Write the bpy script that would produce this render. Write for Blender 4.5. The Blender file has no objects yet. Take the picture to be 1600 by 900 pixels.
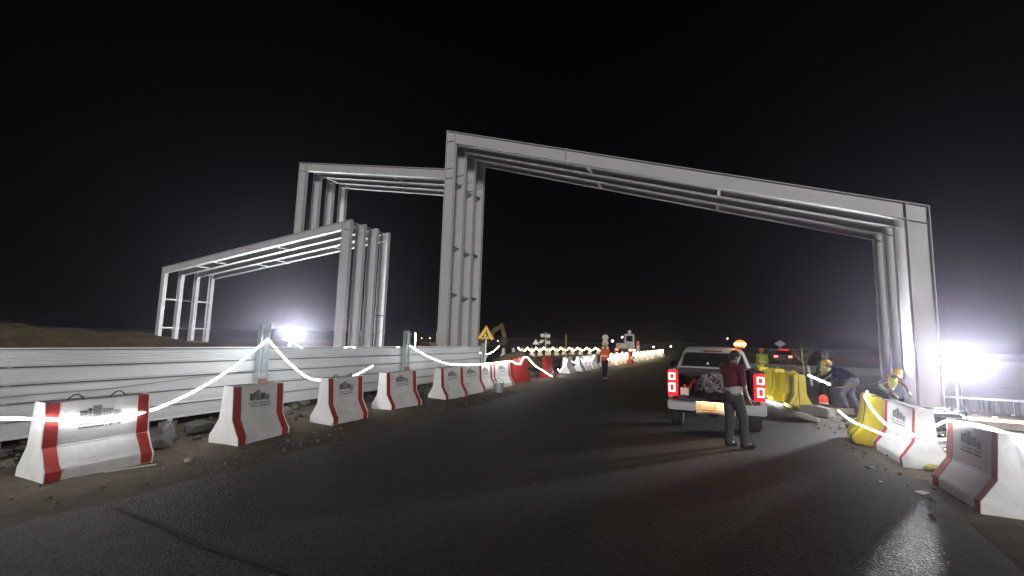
import bpy, bmesh, math, random
from mathutils import Vector, Matrix
random.seed(7)
S = bpy.context.scene
C = S.collection
PI = math.pi
R = math.radians

# ------------------------------------------------------------------ camera, world, sun, exposure
cam_d = bpy.data.cameras.new("camera")
cam = bpy.data.objects.new("camera", cam_d)
C.objects.link(cam)
cam_d.sensor_fit = 'HORIZONTAL'
cam_d.sensor_width = 36.0
cam_d.lens = 703.76 / 1600 * 36.0
cam_d.clip_start = 0.1
cam_d.clip_end = 4000
YAW, PITCH, ROLL = 0.40816, 0.11381, 0.02892
cam.matrix_world = (Matrix.Translation((0, 0, 1.8)) @ Matrix.Rotation(YAW, 4, 'Z') @
                    Matrix.Rotation(PI / 2 + PITCH, 4, 'X') @ Matrix.Rotation(ROLL, 4, 'Z'))
S.camera = cam

SUN_EL, SUN_AZ = R(9), R(154)          # azimuth measured clockwise from +Y: the light comes from behind and right of the camera
w = bpy.data.worlds.new("World"); S.world = w; w.use_nodes = True
nt = w.node_tree
sky = nt.nodes.new('ShaderNodeTexSky'); sky.sky_type = 'NISHITA'
sky.sun_disc = False; sky.sun_elevation = SUN_EL; sky.sun_rotation = SUN_AZ
bg = nt.nodes['Background']; bg.inputs['Strength'].default_value = 0.0002
nt.links.new(sky.outputs[0], bg.inputs['Color'])

sd = bpy.data.lights.new("sun", 'SUN'); sun = bpy.data.objects.new("sun", sd); C.objects.link(sun)
sd.energy = 1.75; sd.angle = R(9); sd.color = (1.0, 0.98, 0.95)
dirn = Vector((-math.sin(SUN_AZ) * math.cos(SUN_EL), -math.cos(SUN_AZ) * math.cos(SUN_EL), -math.sin(SUN_EL)))
sun.rotation_euler = dirn.to_track_quat('-Z', 'Y').to_euler()

S.view_settings.view_transform = 'Standard'
S.view_settings.look = 'None'
S.view_settings.exposure = 0.0
S.view_settings.gamma = 1.0
S.render.engine = 'CYCLES'
S.cycles.use_denoising = True
S.cycles.max_bounces = 6
S.cycles.volume_bounces = 0
S.cycles.sample_clamp_indirect = 4.0

# ------------------------------------------------------------------ materials
def mat(name, col, rough=0.6, metal=0.0, var=0.0, scale=6.0, dark=0.6, bump=0.0, bscale=60.0, emit=None, spec=0.5, alpha=None, stain=None):
    m = bpy.data.materials.new(name); m.use_nodes = True
    n = m.node_tree.nodes; l = m.node_tree.links; b = n['Principled BSDF']
    b.inputs['Roughness'].default_value = rough; b.inputs['Metallic'].default_value = metal
    b.inputs['Specular IOR Level'].default_value = spec
    b.inputs['Base Color'].default_value = (*col, 1)
    tc0 = n.new('ShaderNodeTexCoord'); oi = n.new('ShaderNodeObjectInfo'); tv = n.new('ShaderNodeVectorMath'); tv.operation = 'MULTIPLY_ADD'
    tv.inputs[1].default_value = (37, 61, 23); l.new(oi.outputs['Random'], tv.inputs[0]); l.new(tc0.outputs['Object'], tv.inputs[2])
    class tc: outputs = {'Object': tv.outputs[0]}
    if var > 0:
        t = n.new('ShaderNodeTexNoise'); t.inputs['Scale'].default_value = scale; t.inputs['Detail'].default_value = 7; t.inputs['Roughness'].default_value = .65
        r = n.new('ShaderNodeValToRGB'); r.color_ramp.elements[0].position = .32; r.color_ramp.elements[1].position = .62
        r.color_ramp.elements[0].color = (*[c * (1 - var) * 1.0 for c in (stain or [c * dark / .6 for c in col])], 1) if stain is None else (*[c * (1 - var) + s * var for c, s in zip(col, stain)], 1)
        r.color_ramp.elements[1].color = (*col, 1)
        l.new(tc.outputs['Object'], t.inputs['Vector']); l.new(t.outputs['Fac'], r.inputs['Fac']); l.new(r.outputs['Color'], b.inputs['Base Color'])
        rr = n.new('ShaderNodeMapRange'); rr.inputs['To Min'].default_value = min(1, rough + .12); rr.inputs['To Max'].default_value = max(0.05, rough - .08)
        l.new(t.outputs['Fac'], rr.inputs['Value']); l.new(rr.outputs[0], b.inputs['Roughness'])
    if bump > 0:
        t2 = n.new('ShaderNodeTexNoise'); t2.inputs['Scale'].default_value = bscale; t2.inputs['Detail'].default_value = 6
        bp = n.new('ShaderNodeBump'); bp.inputs['Strength'].default_value = bump; bp.inputs['Distance'].default_value = .02
        l.new(tc.outputs['Object'], t2.inputs['Vector']); l.new(t2.outputs['Fac'], bp.inputs['Height']); l.new(bp.outputs['Normal'], b.inputs['Normal'])
    if emit:
        b.inputs['Emission Color'].default_value = (*emit[0], 1); b.inputs['Emission Strength'].default_value = emit[1]
    if alpha is not None: b.inputs['Alpha'].default_value = alpha
    return m

M = {}
def dm(k, *a, **kw): M[k] = mat(k, *a, **kw)
dm('steel', (.46, .465, .47), .45, .0, var=.09, scale=1.4, bump=.04, bscale=25)
dm('steel_dark', (.12, .12, .125), .6, .2)
dm('white_concrete', (.78, .78, .77), .8, var=.30, scale=4.5, stain=(.38, .36, .32), bump=.25, bscale=45)
dm('red_paint', (.42, .03, .028), .6, var=.4, scale=16, stain=(.30, .10, .08), bump=.15, bscale=60)
dm('black_print', (.05, .06, .065), .8, var=.5, scale=60, stain=(.3, .3, .3))
dm('yellow_plastic', (.80, .66, .02), .42, var=.25, scale=5, stain=(.5, .38, .06), bump=.05)
dm('red_plastic', (.40, .035, .03), .45, var=.3, scale=5, stain=(.2, .04, .03), bump=.05)
dm('white_plastic', (.7, .7, .7), .45, var=.2, scale=6)
dm('sheet_metal', (.70, .715, .71), .42, .12, var=.22, scale=1.7, stain=(.42, .41, .38), bump=.12, bscale=4)
dm('galvanised', (.42, .46, .48), .4, .5, var=.25, scale=9)
dm('timber', (.30, .19, .11), .8, var=.35, scale=9, bump=.2)
dm('pale_timber', (.5, .42, .3), .8, var=.35, scale=9, bump=.2)
dm('dark_timber', (.13, .1, .075), .85, var=.35, scale=9)
dm('dirt', (.14, .105, .068), .95, var=.45, scale=3, bump=.9, bscale=14)
dm('bank_earth', (.27, .205, .12), .95, var=.45, scale=2, bump=.9, bscale=9)
dm('rock', (.15, .135, .115), .9, var=.4, scale=5, bump=.5, bscale=12)
dm('pale_stone', (.45, .43, .4), .85, var=.3, scale=9, bump=.4, bscale=20)
dm('rope_light', (.9, .9, .9), .4, emit=((.93, .96, 1.0), 30))
dm('rope_right', (.9, .9, .9), .4, emit=((.93, .96, 1.0), 15))
dm('rope_warm', (.9, .8, .6), .4, emit=((1.0, .80, .46), 26))
dm('rope_far', (.9, .8, .6), .4, emit=((1.0, .78, .42), 24))
dm('flood', (.9, .9, .9), .3, emit=((.95, .97, 1.0), 1250))
dm('flood_left', (.9, .9, .9), .3, emit=((.95, .98, 1.0), 1250))
dm('side_fill', (.9, .9, .9), .3, emit=((.95, .98, 1.0), 700))
dm('town_light', (.9, .9, .9), .3, emit=((1.0, .88, .7), 6))
dm('far_lamp', (.9, .9, .9), .3, emit=((1.0, .93, .85), 9))
dm('black', (.015, .015, .016), .5)
dm('rubber', (.02, .02, .02), .85, bump=.2)
dm('clear_plastic', (.5, .5, .5), .2, alpha=.35)
dm('dark_metal', (.05, .05, .055), .5, .4, var=.2)
dm('car_paint', (.48, .48, .48), .28, var=.12, scale=2.5)
dm('maroon_paint', (.16, .02, .022), .3)
dm('bed_liner', (.035, .034, .035), .7, bump=.2)
dm('window_glass', (.012, .013, .015), .08, spec=.6)
dm('tail_red', (.35, .01, .01), .25, emit=((1, .012, .02), 1.8))
dm('tail_ring', (.9, .2, .15), .3, emit=((1.0, .30, .24), 11))
dm('tail_core', (.5, .02, .02), .3, emit=((1.0, .02, .03), 1.0))
dm('car_tail', (.9, .2, .15), .3, emit=((1.0, .05, .03), 14))
dm('beacon', (.9, .4, .1), .3, emit=((1.0, .10, .015), 5.0))
dm('beacon_core', (.9, .6, .3), .3, emit=((1.0, .40, .10), 24))
dm('amber', (.9, .5, .1), .3, emit=((1.0, .55, .18), 14))
dm('plate_lamp', (.9, .5, .2), .3, emit=((1.0, .5, .2), 22))
dm('plate', (.6, .56, .45), .5)
dm('orange_cloth', (.62, .10, .03), .9, bump=.3, bscale=30)
dm('hi_vis', (.42, .46, .06), .85, bump=.2)
dm('reflective', (.75, .75, .72), .4)
dm('maroon_cloth', (.10, .02, .028), .95, bump=.4, bscale=24)
dm('white_cloth', (.40, .39, .38), .95, bump=.3, bscale=24)
dm('navy_cloth', (.010, .013, .042), .95, bump=.4, bscale=24)
dm('grey_cloth', (.065, .068, .066), .95, var=.2, scale=8, bump=.4, bscale=20)
dm('dark_cloth', (.02, .021, .026), .95, bump=.3)
dm('denim', (.16, .18, .23), .95, var=.5, scale=9, stain=(.05, .055, .09), bump=.4, bscale=20)
dm('skin', (.20, .115, .075), .55)
dm('hair', (.012, .010, .009), .7)
dm('helmet', (.68, .42, .03), .35)
dm('sign_yellow', (.75, .58, .02), .5, emit=None)
dm('sign_red', (.5, .04, .03), .5)
dm('sign_white', (.75, .76, .77), .5)
dm('excavator_paint', (.17, .085, .022), .5, var=.3)
dm('cable_grey', (.3, .3, .29), .6)
dm('orange_plastic', (.6, .16, .03), .5)
dm('scrap_white', (.7, .7, .68), .6)
dm('paper', (.6, .58, .5), .9)
dm('generator_case', (.07, .06, .085), .5, var=.2)
dm('distant_scrub', (.05, .045, .03), .95, var=.5, scale=.6)
dm('road_seam', (.085, .08, .075), .9)

for k_, m_ in M.items():
    if k_.endswith('_cloth') or k_ in ('denim', 'hi_vis'): m_.node_tree.nodes['Principled BSDF'].inputs['Specular IOR Level'].default_value = .12

def asphalt():
    m = bpy.data.materials.new('asphalt'); m.use_nodes = True
    n = m.node_tree.nodes; l = m.node_tree.links; b = n['Principled BSDF']
    tc = n.new('ShaderNodeTexCoord')
    def noise(sc, det=6, rough=.6, vec=None):
        t = n.new('ShaderNodeTexNoise'); t.inputs['Scale'].default_value = sc; t.inputs['Detail'].default_value = det; t.inputs['Roughness'].default_value = rough
        l.new(vec or tc.outputs['Object'], t.inputs['Vector']); return t
    mp = n.new('ShaderNodeMapping'); mp.inputs['Scale'].default_value = (1.0, .16, 1); l.new(tc.outputs['Object'], mp.inputs['Vector'])
    big = noise(.7, 5, .6, mp.outputs['Vector']); fine = noise(110, 3, .7); mid = noise(5)
    grit = n.new('ShaderNodeTexVoronoi'); grit.inputs['Scale'].default_value = 46; l.new(tc.outputs['Object'], grit.inputs['Vector'])
    r = n.new('ShaderNodeValToRGB'); e = r.color_ramp.elements
    e[0].position = .34; e[0].color = (.011, .013, .0135, 1); e[1].position = .66; e[1].color = (.050, .048, .045, 1)
    mx = n.new('ShaderNodeMix'); mx.data_type = 'FLOAT'; mx.inputs[0].default_value = .5
    l.new(big.outputs['Fac'], mx.inputs[2]); l.new(fine.outputs['Fac'], mx.inputs[3])
    mq = n.new('ShaderNodeMapping'); mq.inputs['Scale'].default_value = (2.6, .07, 1); mq.inputs['Rotation'].default_value = (0, 0, .05); l.new(tc.outputs['Object'], mq.inputs['Vector'])
    trk = noise(1.0, 4, .55, mq.outputs['Vector'])
    m3 = n.new('ShaderNodeMix'); m3.data_type = 'FLOAT'; m3.inputs[0].default_value = .42; l.new(mx.outputs[0], m3.inputs[2]); l.new(trk.outputs['Fac'], m3.inputs[3]); mx = m3
    sp = n.new('ShaderNodeTexVoronoi'); sp.inputs['Scale'].default_value = 48; l.new(tc.outputs['Object'], sp.inputs['Vector'])
    sc = n.new('ShaderNodeSeparateColor'); l.new(sp.outputs['Color'], sc.inputs[0])
    m2 = n.new('ShaderNodeMix'); m2.data_type = 'FLOAT'; m2.inputs[0].default_value = .38
    l.new(mx.outputs[0], m2.inputs[2]); l.new(sc.outputs[0], m2.inputs[3]); l.new(m2.outputs[0], r.inputs['Fac'])
    # sand blown on to both verges of the carriageway
    sx = n.new('ShaderNodeSeparateXYZ'); l.new(tc.outputs['Object'], sx.inputs[0])
    ad = n.new('ShaderNodeMath'); ad.operation = 'ADD'; ad.inputs[1].default_value = 1.75; l.new(sx.outputs[0], ad.inputs[0])
    ab = n.new('ShaderNodeMath'); ab.operation = 'ABSOLUTE'; l.new(ad.outputs[0], ab.inputs[0])
    nm = n.new('ShaderNodeMath'); nm.operation = 'MULTIPLY_ADD'; nm.inputs[1].default_value = 2.4; l.new(mid.outputs['Fac'], nm.inputs[0]); l.new(ab.outputs[0], nm.inputs[2])
    mr = n.new('ShaderNodeMapRange'); mr.inputs['From Min'].default_value = 3.9; mr.inputs['From Max'].default_value = 5.7; l.new(nm.outputs[0], mr.inputs['Value'])
    mc = n.new('ShaderNodeMix'); mc.data_type = 'RGBA'
    l.new(mr.outputs[0], mc.inputs[0]); l.new(r.outputs['Color'], mc.inputs[6]); mc.inputs[7].default_value = (.085, .072, .052, 1)
    l.new(mc.outputs[2], b.inputs['Base Color'])
    b.inputs['Roughness'].default_value = .6; b.inputs['Specular IOR Level'].default_value = .4
    bp = n.new('ShaderNodeBump'); bp.inputs['Strength'].default_value = 1.0; bp.inputs['Distance'].default_value = .016
    l.new(grit.outputs['Distance'], bp.inputs['Height'])
    bp2 = n.new('ShaderNodeBump'); bp2.inputs['Strength'].default_value = .5; bp2.inputs['Distance'].default_value = .03
    l.new(mid.outputs['Fac'], bp2.inputs['Height']); l.new(bp.outputs['Normal'], bp2.inputs['Normal']); l.new(bp2.outputs['Normal'], b.inputs['Normal'])
    M['asphalt'] = m
asphalt()

# ------------------------------------------------------------------ helpers
class MB:
    """collects shapes and links them as one mesh object"""
    def __init__(s): s.v = []; s.f = []
    def add(s, vs, fs, mx=None):
        o = len(s.v)
        s.v += [tuple(mx @ Vector(p)) if mx else tuple(p) for p in vs]
        s.f += [tuple(i + o for i in f) for f in fs]; return s
    def box(s, a, b, mx=None):
        x0, y0, z0 = a; x1, y1, z1 = b
        return s.add([(x0,y0,z0),(x1,y0,z0),(x1,y1,z0),(x0,y1,z0),(x0,y0,z1),(x1,y0,z1),(x1,y1,z1),(x0,y1,z1)],
                     [(3,2,1,0),(4,5,6,7),(0,1,5,4),(1,2,6,5),(2,3,7,6),(3,0,4,7)], mx)
    def cbox(s, c, d, mx=None):
        return s.box([c[i]-d[i]/2 for i in range(3)], [c[i]+d[i]/2 for i in range(3)], mx)
    def bar(s, p, q, a, b, up=(0, 0, 1)):
        p = Vector(p); q = Vector(q); t = (q - p); L = t.length; t.normalize(); up = Vector(up)
        if abs(t.dot(up)) > .98: up = Vector((0, 1, 0))
        x = t.cross(up).normalized(); y = x.cross(t)
        m = Matrix((x, y, t)).transposed().to_4x4(); m.translation = p
        return s.box((-a/2, -b/2, 0), (a/2, b/2, L), m)
    def prism(s, poly, lo, hi, axis=1, mx=None):
        """poly of 2-D points extruded along an axis (0 x, 1 y, 2 z)"""
        n = len(poly)
        def P(u, v, w): return {0: (w, u, v), 1: (u, w, v), 2: (u, v, w)}[axis]
        vs = [P(u, v, lo) for u, v in poly] + [P(u, v, hi) for u, v in poly]
        fs = [tuple(range(n))[::-1], tuple(range(n, 2*n))] + [(i, (i+1) % n, n+(i+1) % n, n+i) for i in range(n)]
        return s.add(vs, fs, mx)
    def tube(s, pts, r, n=6, r2=None, cap=True):
        pts = [Vector(p) for p in pts]; k = len(pts); o = len(s.v); px = None
        for i, p in enumerate(pts):
            t = (pts[min(i+1, k-1)] - pts[max(i-1, 0)])
            if t.length < 1e-9: t = Vector((0, 0, 1))
            t.normalize()
            if px is None: px = t.cross(Vector((.13, .31, .94)) if abs(t.z) < .9 else Vector((1, 0, 0))).normalized()
            else: px = (px - t * px.dot(t)).normalized()
            py = t.cross(px); rr = r if r2 is None else r + (r2 - r) * i / (k - 1)
            for j in range(n):
                a = 2*PI*j/n; s.v.append(tuple(p + px*math.cos(a)*rr + py*math.sin(a)*rr))
        for i in range(k-1):
            for j in range(n):
                a = o+i*n+j; b = o+i*n+(j+1) % n; s.f.append((a, b, b+n, a+n))
        if cap: s.f.append(tuple(range(o, o+n))[::-1]); s.f.append(tuple(range(o+(k-1)*n, o+k*n)))
        return s
    def lathe(s, prof, n=12, mx=None):
        vs = []; fs = []
        for r, z in prof:
            for j in range(n):
                a = 2*PI*j/n; vs.append((r*math.cos(a), r*math.sin(a), z))
        k = len(prof)
        for i in range(k-1):
            for j in range(n):
                a = i*n+j; b = i*n+(j+1) % n; fs.append((a, b, b+n, a+n))
        fs.append(tuple(range(n))[::-1]); fs.append(tuple(range((k-1)*n, k*n)))
        return s.add(vs, fs, mx)
    def blob(s, c, r, seed=0, rough=.25, sub=1):
        bm = bmesh.new(); bmesh.ops.create_icosphere(bm, subdivisions=sub, radius=1)
        rnd = random.Random(seed); vs = []
        for v in bm.verts:
            k = 1 + rnd.uniform(-rough, rough); vs.append((c[0]+v.co.x*r[0]*k, c[1]+v.co.y*r[1]*k, c[2]+v.co.z*r[2]*k))
        fs = [tuple(v.index for v in f.verts) for f in bm.faces]; bm.free()
        return s.add(vs, fs)
    def build(s, name, m, parent=None, smooth=False, bevel=0):
        me = bpy.data.meshes.new(name); me.from_pydata(s.v, [], s.f); me.update()
        bm = bmesh.new(); bm.from_mesh(me)
        if bevel:
            es = [e for e in bm.edges if len(e.link_faces) == 2 and e.calc_face_angle(0) > .4]
            bmesh.ops.bevel(bm, geom=es, offset=bevel, segments=2, affect='EDGES', clamp_overlap=True)
        bmesh.ops.recalc_face_normals(bm, faces=bm.faces); bm.to_mesh(me); bm.free()
        if smooth:
            for p in me.polygons: p.use_smooth = True
        if smooth == 'auto' : me.set_sharp_from_angle(angle=R(40))
        me.materials.append(M[m] if isinstance(m, str) else m)
        o = bpy.data.objects.new(name, me); C.objects.link(o)
        if parent: o.parent = parent
        return o

def tag(o, label=None, cat=None, group=None, kind=None):
    for k, v in (('label', label), ('category', cat), ('group', group), ('kind', kind)):
        if v: o[k] = v
    return o
def thing(name, label, cat, loc=(0, 0, 0), rz=0, group=None):
    o = bpy.data.objects.new(name, None); C.objects.link(o); o.empty_display_size = .2
    o.location = loc; o.rotation_euler = (0, 0, rz)
    return tag(o, label, cat, group)
def copy_tree(o, parent=None):
    c = o.copy(); C.objects.link(c)
    if parent: c.parent = parent
    for ch in list(o.children): copy_tree(ch, c)
    return c
def dup(o, loc, rz, label, group=None):
    c = copy_tree(o); c.location = loc; c.rotation_euler = (0, 0, rz); c['label'] = label
    if group: c['group'] = group
    return c
ORD = ('first second third fourth fifth sixth seventh eighth ninth tenth eleventh twelfth thirteenth fourteenth fifteenth sixteenth seventeenth '
       'eighteenth nineteenth twentieth twenty-first twenty-second twenty-third twenty-fourth').split()

# ------------------------------------------------------------------ ground, road, mounds, far hills
def hsh(x, y):
    return (math.sin(x*1.7+y*.9)+math.sin(x*.63-y*1.31+2)+math.sin(x*3.1+y*2.3+1)*.5+math.sin(x*5.3-y*4.1)*.3)/2.8
def ground():
    xs = [-900, -400, -200, -120, -80, -60, -45, -36, -30, -26, -23] + [-20+i*.5 for i in range(0, 79)] + [20, 23, 27, 33, 45, 60, 90, 150, 300, 900]
    ys = [-60, -20, -8, -3] + [i*.5 for i in range(0, 70)] + [36, 38, 41, 45, 50, 57, 66, 80, 100, 140, 200, 350, 900]
    vs = []; fs = []
    for y in ys:
        for x in xs:
            z = 0
            if x < -6.4: z = .035*(hsh(x*1.6, y*1.6)+.4)*min(1, (-6.4-x)/.6)
            if x > 3.0: z = .05*(hsh(x*1.3, y*1.3)+.3)*min(1, (x-3)/.6)
            if abs(x) > 22 or y > 34: z = 0
            vs.append((x, y, min(z, .08)))
    nx = len(xs)
    for j in range(len(ys)-1):
        for i in range(nx-1):
            a = j*nx+i; fs.append((a, a+1, a+nx+1, a+nx))
    o = MB().add(vs, fs).build('ground', 'dirt', smooth=True); tag(o, kind='structure')
ground()
def road():
    rnd = random.Random(3); vs = []; fs = []
    ys = [-40, -15, -5] + [i*.6 for i in range(0, 80)] + [50, 60, 75, 100, 150, 300, 880]
    for y in ys:
        near = y < 48
        vs.append((-5.75 + (hsh(y*.9, 3)*.22 + rnd.uniform(-.06, .06) if near else 0), y, .012))
        vs.append((2.55 + (hsh(y*.8, 9)*.25 + rnd.uniform(-.08, .08) if near else 0), y, .012))
    for i in range(len(ys)-1): fs.append((2*i, 2*i+1, 2*i+3, 2*i+2))
    tag(MB().add(vs, fs).build('road', 'asphalt'), kind='structure')
    # the joint across the near lane
    m = MB(); n = 16; pts = []
    for i in range(n+1):
        t = i/n; pts.append((-5.5+2.9*t, 2.78-.16*t+.025*math.sin(9*t)+rnd.uniform(-.012, .012)))
    vs = [(x, y-.012-rnd.uniform(0, .012), .016) for x, y in pts]+[(x, y+.014+rnd.uniform(0, .014), .016) for x, y in pts]
    m.add(vs, [(i, i+1, n+2+i, n+1+i) for i in range(n)])
    tag(m.build('road_seam', 'road_seam'), kind='structure')
road()
def mound(name, cx, cy, rx, ry, h, seed, m='bank_earth', nx=34, ny=20, shape=None):
    vs = []; fs = []; rnd = random.Random(seed)
    for j in range(ny+1):
        for i in range(nx+1):
            u = -1+2*i/nx; v = -1+2*j/ny
            q = max(0, 1-u*u)*max(0, 1-v*v) if shape is None else shape(u, v)
            z = h*q*(1+.16*hsh(u*4+seed, v*4)) + (rnd.uniform(-.03, .03)*h if q > .02 else 0)
            vs.append((cx+rx*u, cy+ry*v, max(z, -.05)-.02))
    for j in range(ny):
        for i in range(nx):
            a = j*(nx+1)+i; fs.append((a, a+1, a+nx+2, a+nx+1))
    return MB().add(vs, fs).build(name, m, smooth=True)
# long earth bank behind the sheet fence
def bank(u, v):
    e = max(0, 1-v*v)**.7
    return e*(1.0 if u < -.1 else 1-.56*(u+.1))*max(0, 1-abs(u)**10)
b1 = mound('earth_bank', 0, 0, 14, 3.2, 1.80, 5, nx=60, ny=22, shape=bank)
b1.rotation_euler = (0, 0, R(90)); b1.location = (-16.2, 6.5, 0); tag(b1, kind='structure')
tag(mound('dirt_pile', -12.2, 29.6, 2.0, 1.4, .95, 8, nx=26, ny=16), 'low brown dirt pile behind the two red plastic barriers', 'dirt pile')
def hills():
    vs = []; fs = []; n = 120; rnd = random.Random(11)
    for row, (d, k) in enumerate(((150, 0), (165, 1), (200, 1.1), (260, .6))):
        for i in range(n+1):
            a = R(-75+120*i/n)
            base = 2.3+1.1*hsh(a*9, 2)+.8*hsh(a*31, 5)+rnd.uniform(-.2, .2)
            if a > R(2): base *= .55
            vs.append((d*math.sin(a), d*math.cos(a), base*k-.1 if k else -.1))
    for r in range(3):
        for i in range(n):
            a = r*(n+1)+i; fs.append((a, a+1, a+n+2, a+n+1))
    tag(MB().add(vs, fs).build('distant_hills', 'distant_scrub', smooth=True), kind='structure')
hills()
def rubble(name, x0, x1, y0, y1, n, s0, s1, m, seed):
    rnd = random.Random(seed); b = MB()
    for i in range(n):
        r = s0+(s1-s0)*rnd.random()**3
        b.blob((rnd.uniform(x0, x1), rnd.uniform(y0, y1), r*.35+.02), (r*rnd.uniform(.8, 1.5), r*rnd.uniform(.7, 1.4), r*.7), rnd.random(), .3)
    tag(b.build(name, m), kind='stuff')
rubble('rubble', -10.6, -7.7, 2.5, 18, 420, .03, .17, 'rock', 1)
rubble('gravel', -6.9, -5.9, 2.2, 22, 420, .006, .03, 'rock', 2)
rubble('gravel', 2.2, 3.0, 6.5, 16, 160, .006, .03, 'rock', 4)
rubble('rubble', -14, -7.8, 19, 34, 300, .04, .22, 'rock', 6)
rubble('rubble', 2.9, 8.5, 9, 17, 260, .02, .09, 'rock', 9)

# ------------------------------------------------------------------ steel gateway
def gateway():
    X0, Y0, SP = 6.33, 17.24, .99
    L3, L2, L1, LP = 17.36, 23.389, 38.076, 26.77
    w4, w3, w2, w1, wp = .575, .467, .565, .335, .51
    dA, dB, dC = .43, .46, .55
    zC = lambda L: 6.225+(11.481-6.225)*L/L3
    zA = lambda L: 7.571+(5.746-7.571)*(L-L2)/(L1-L2)
    zB = lambda L: 9.612+(11.174-9.612)*(L-L3)/(LP-L3)
    FW, TF, TW = .21, .022, .014
    g = thing('steel_gateway', 'bare grey steel gateway of three linked sloping portals, each four frames deep', 'steel gateway', (X0, Y0, 0))
    def member(name, quad, flanges, yc, stiff=()):
        """quad in (L, z), flanges = index pairs of its edges, stiff = plates across the web"""
        m = MB(); q = [(-L, z) for L, z in quad]
        m.prism(q, yc-TW/2, yc+TW/2, 1)
        cx = sum(p[0] for p in q)/4; cz = sum(p[1] for p in q)/4
        for a, b in flanges:
            (ax, az), (bx, bz) = q[a], q[b]
            t = Vector((bx-ax, 0, bz-az)).normalized(); nrm = Vector((-t.z, 0, t.x))
            if nrm.dot(Vector((cx-ax, 0, cz-az))) > 0: nrm = -nrm
            P = [(ax, az), (bx, bz), (bx-nrm.x*TF, bz-nrm.z*TF), (ax-nrm.x*TF, az-nrm.z*TF)]
            m.prism(P, yc-FW/2, yc+FW/2, 1)
        o = m.build(name, 'steel', g)
        for (p, q2) in stiff:
            s = MB()
            for sy in (-1, 1):
                y = yc+sy*(TW/2+.045)
                s.bar((-p[0], y, p[1]), (-q2[0], y, q2[1]), .088, .014, (0, 0, 1) if abs(p[0]-q2[0]) > .1 else (1, 0, 0))
            s.build('stiffener', 'steel', o)
        return o
    for k in range(4):
        y = FW/2+k*SP
        e = .03
        # right column and left column of the tall portal, its beam
        member('column', [(0, 0), (w4, 0), (w4, zC(w4)), (0, zC(0))], [(0, 3), (1, 2), (2, 3)], y, [((e, zC(e)-dC), (w4-e, zC(w4-e)-dC))])
        st = [((L3-w3+e, z), (L3-e, z)) for z in (zC(L3)-dC, zB(L3), zB(L3)-dB)]
        member('column', [(L3-w3, 0), (L3, 0), (L3, zC(L3)), (L3-w3, zC(L3-w3))], [(0, 3), (1, 2), (2, 3)], y, st)
        a, b = w4+.004, L3-w3-.004; mid = 11.53
        for (p, q) in ((a, mid-.012), (mid+.012, b)):
            member('beam', [(p, zC(p)-dC), (q, zC(q)-dC), (q, zC(q)), (p, zC(p))], [(0, 1), (2, 3)], y)
        s = MB(); s.cbox((-mid, y, zC(mid)-dC/2), (.03, FW+.02, dC+.06)); sp = s.build('splice_plate', 'steel', g)
        s = MB()
        for bz in range(5):
            for sy in (-1, 1): s.cbox((-mid, y+sy*.06, zC(mid)-dC*.5+(bz-2)*.13), (.075, .028, .028))
        tag(s.build('bolts', 'steel_dark', sp), kind='stuff')
        # low portal
        member('column', [(L2-w2, 0), (L2, 0), (L2, zA(L2)), (L2-w2, zA(L2-w2))], [(0, 3), (1, 2), (2, 3)], y, [((L2-w2+e, zA(L2)-dA), (L2-e, zA(L2)-dA))])
        member('column', [(L1-w1, 0), (L1, 0), (L1, zA(L1)), (L1-w1, zA(L1-w1))], [(0, 3), (1, 2), (2, 3)], y, [((L1-w1+e, zA(L1-w1)-dA), (L1-e, zA(L1-w1)-dA))])
        a, b = L2+.004, L1-w1-.004
        member('beam', [(a, zA(a)-dA), (b, zA(b)-dA), (b, zA(b)), (a, zA(a))], [(0, 1), (2, 3)], y)
        s = MB()
        for bz in range(4):
            for sx in (0, 1): s.cbox((-(L2-.07-sx*.09), y-TW/2-.008, zA(L2)-.08-bz*.1), (.03, .016, .03))
        tag(s.build('bolts', 'steel_dark', g), kind='stuff')
        # the middle portal stands on the low beam and meets the tall column
        a, b = LP-wp, LP
        member('column', [(a, zA(a)+.004), (b, zA(b)+.004), (b, zB(b)), (a, zB(a))], [(0, 3), (1, 2), (2, 3)], y, [((a+e, zB(a)-dB), (b-e, zB(b)-dB))])
        a, b = L3+.004, LP-wp-.004
        member('beam', [(a, zB(a)-dB), (b, zB(b)-dB), (b, zB(b)), (a, zB(a))], [(0, 1), (2, 3)], y)
    def strut(L, z, k, m='steel', t=.09, dz=0):
        MB().bar((-L, FW/2+k*SP+.02, z), (-L, FW/2+(k+1)*SP-.02, z+dz), t, t).build('strut', m, g)
    for z in (3.72, 1.92):
        for k in (0, 2): strut(L1-.17, z, k)
        strut(L1-.17, z, 1, 'steel_dark', .05)
    for z in (9.05, 6.0, 3.8):
        for k in (0, 1, 2): strut(L3-.25, z-(.0 if k != 1 else .12), k, 'steel_dark', .085)
        MB().bar((-(L3-.1), FW/2+SP*1.1, z+.15), (-(L3-.4), FW/2+SP*1.95, z-.1), .03, .03).build('brace', 'steel_dark', g)
    for L in (5.8, 10.7):
        for k in (0, 2): strut(L, zC(L)-dC+.05, k, t=.11)
    for L, k in ((28.3, 0), (33.5, 0), (35.1, 0), (26.1, 2), (30.8, 2), (32.4, 2)): strut(L, zA(L)-dA+.04, k, t=.06)
    for k in (0, 1, 2): strut(L2-.1, zA(L2)-.03, k, 'steel_dark', .05); strut(L2-.45, zA(L2)-.03, k, 'steel_dark', .03)
    strut(L2-w2+.06, 2.9, 2, 'steel_dark', .07)
    for k in (0, 1, 2): strut(LP-wp-.3, zB(LP-wp-.3)-dB+.05, k, t=.06)
    strut(20.6, zB(20.6)-dB+.06, 0, t=.07)
gateway()

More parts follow.
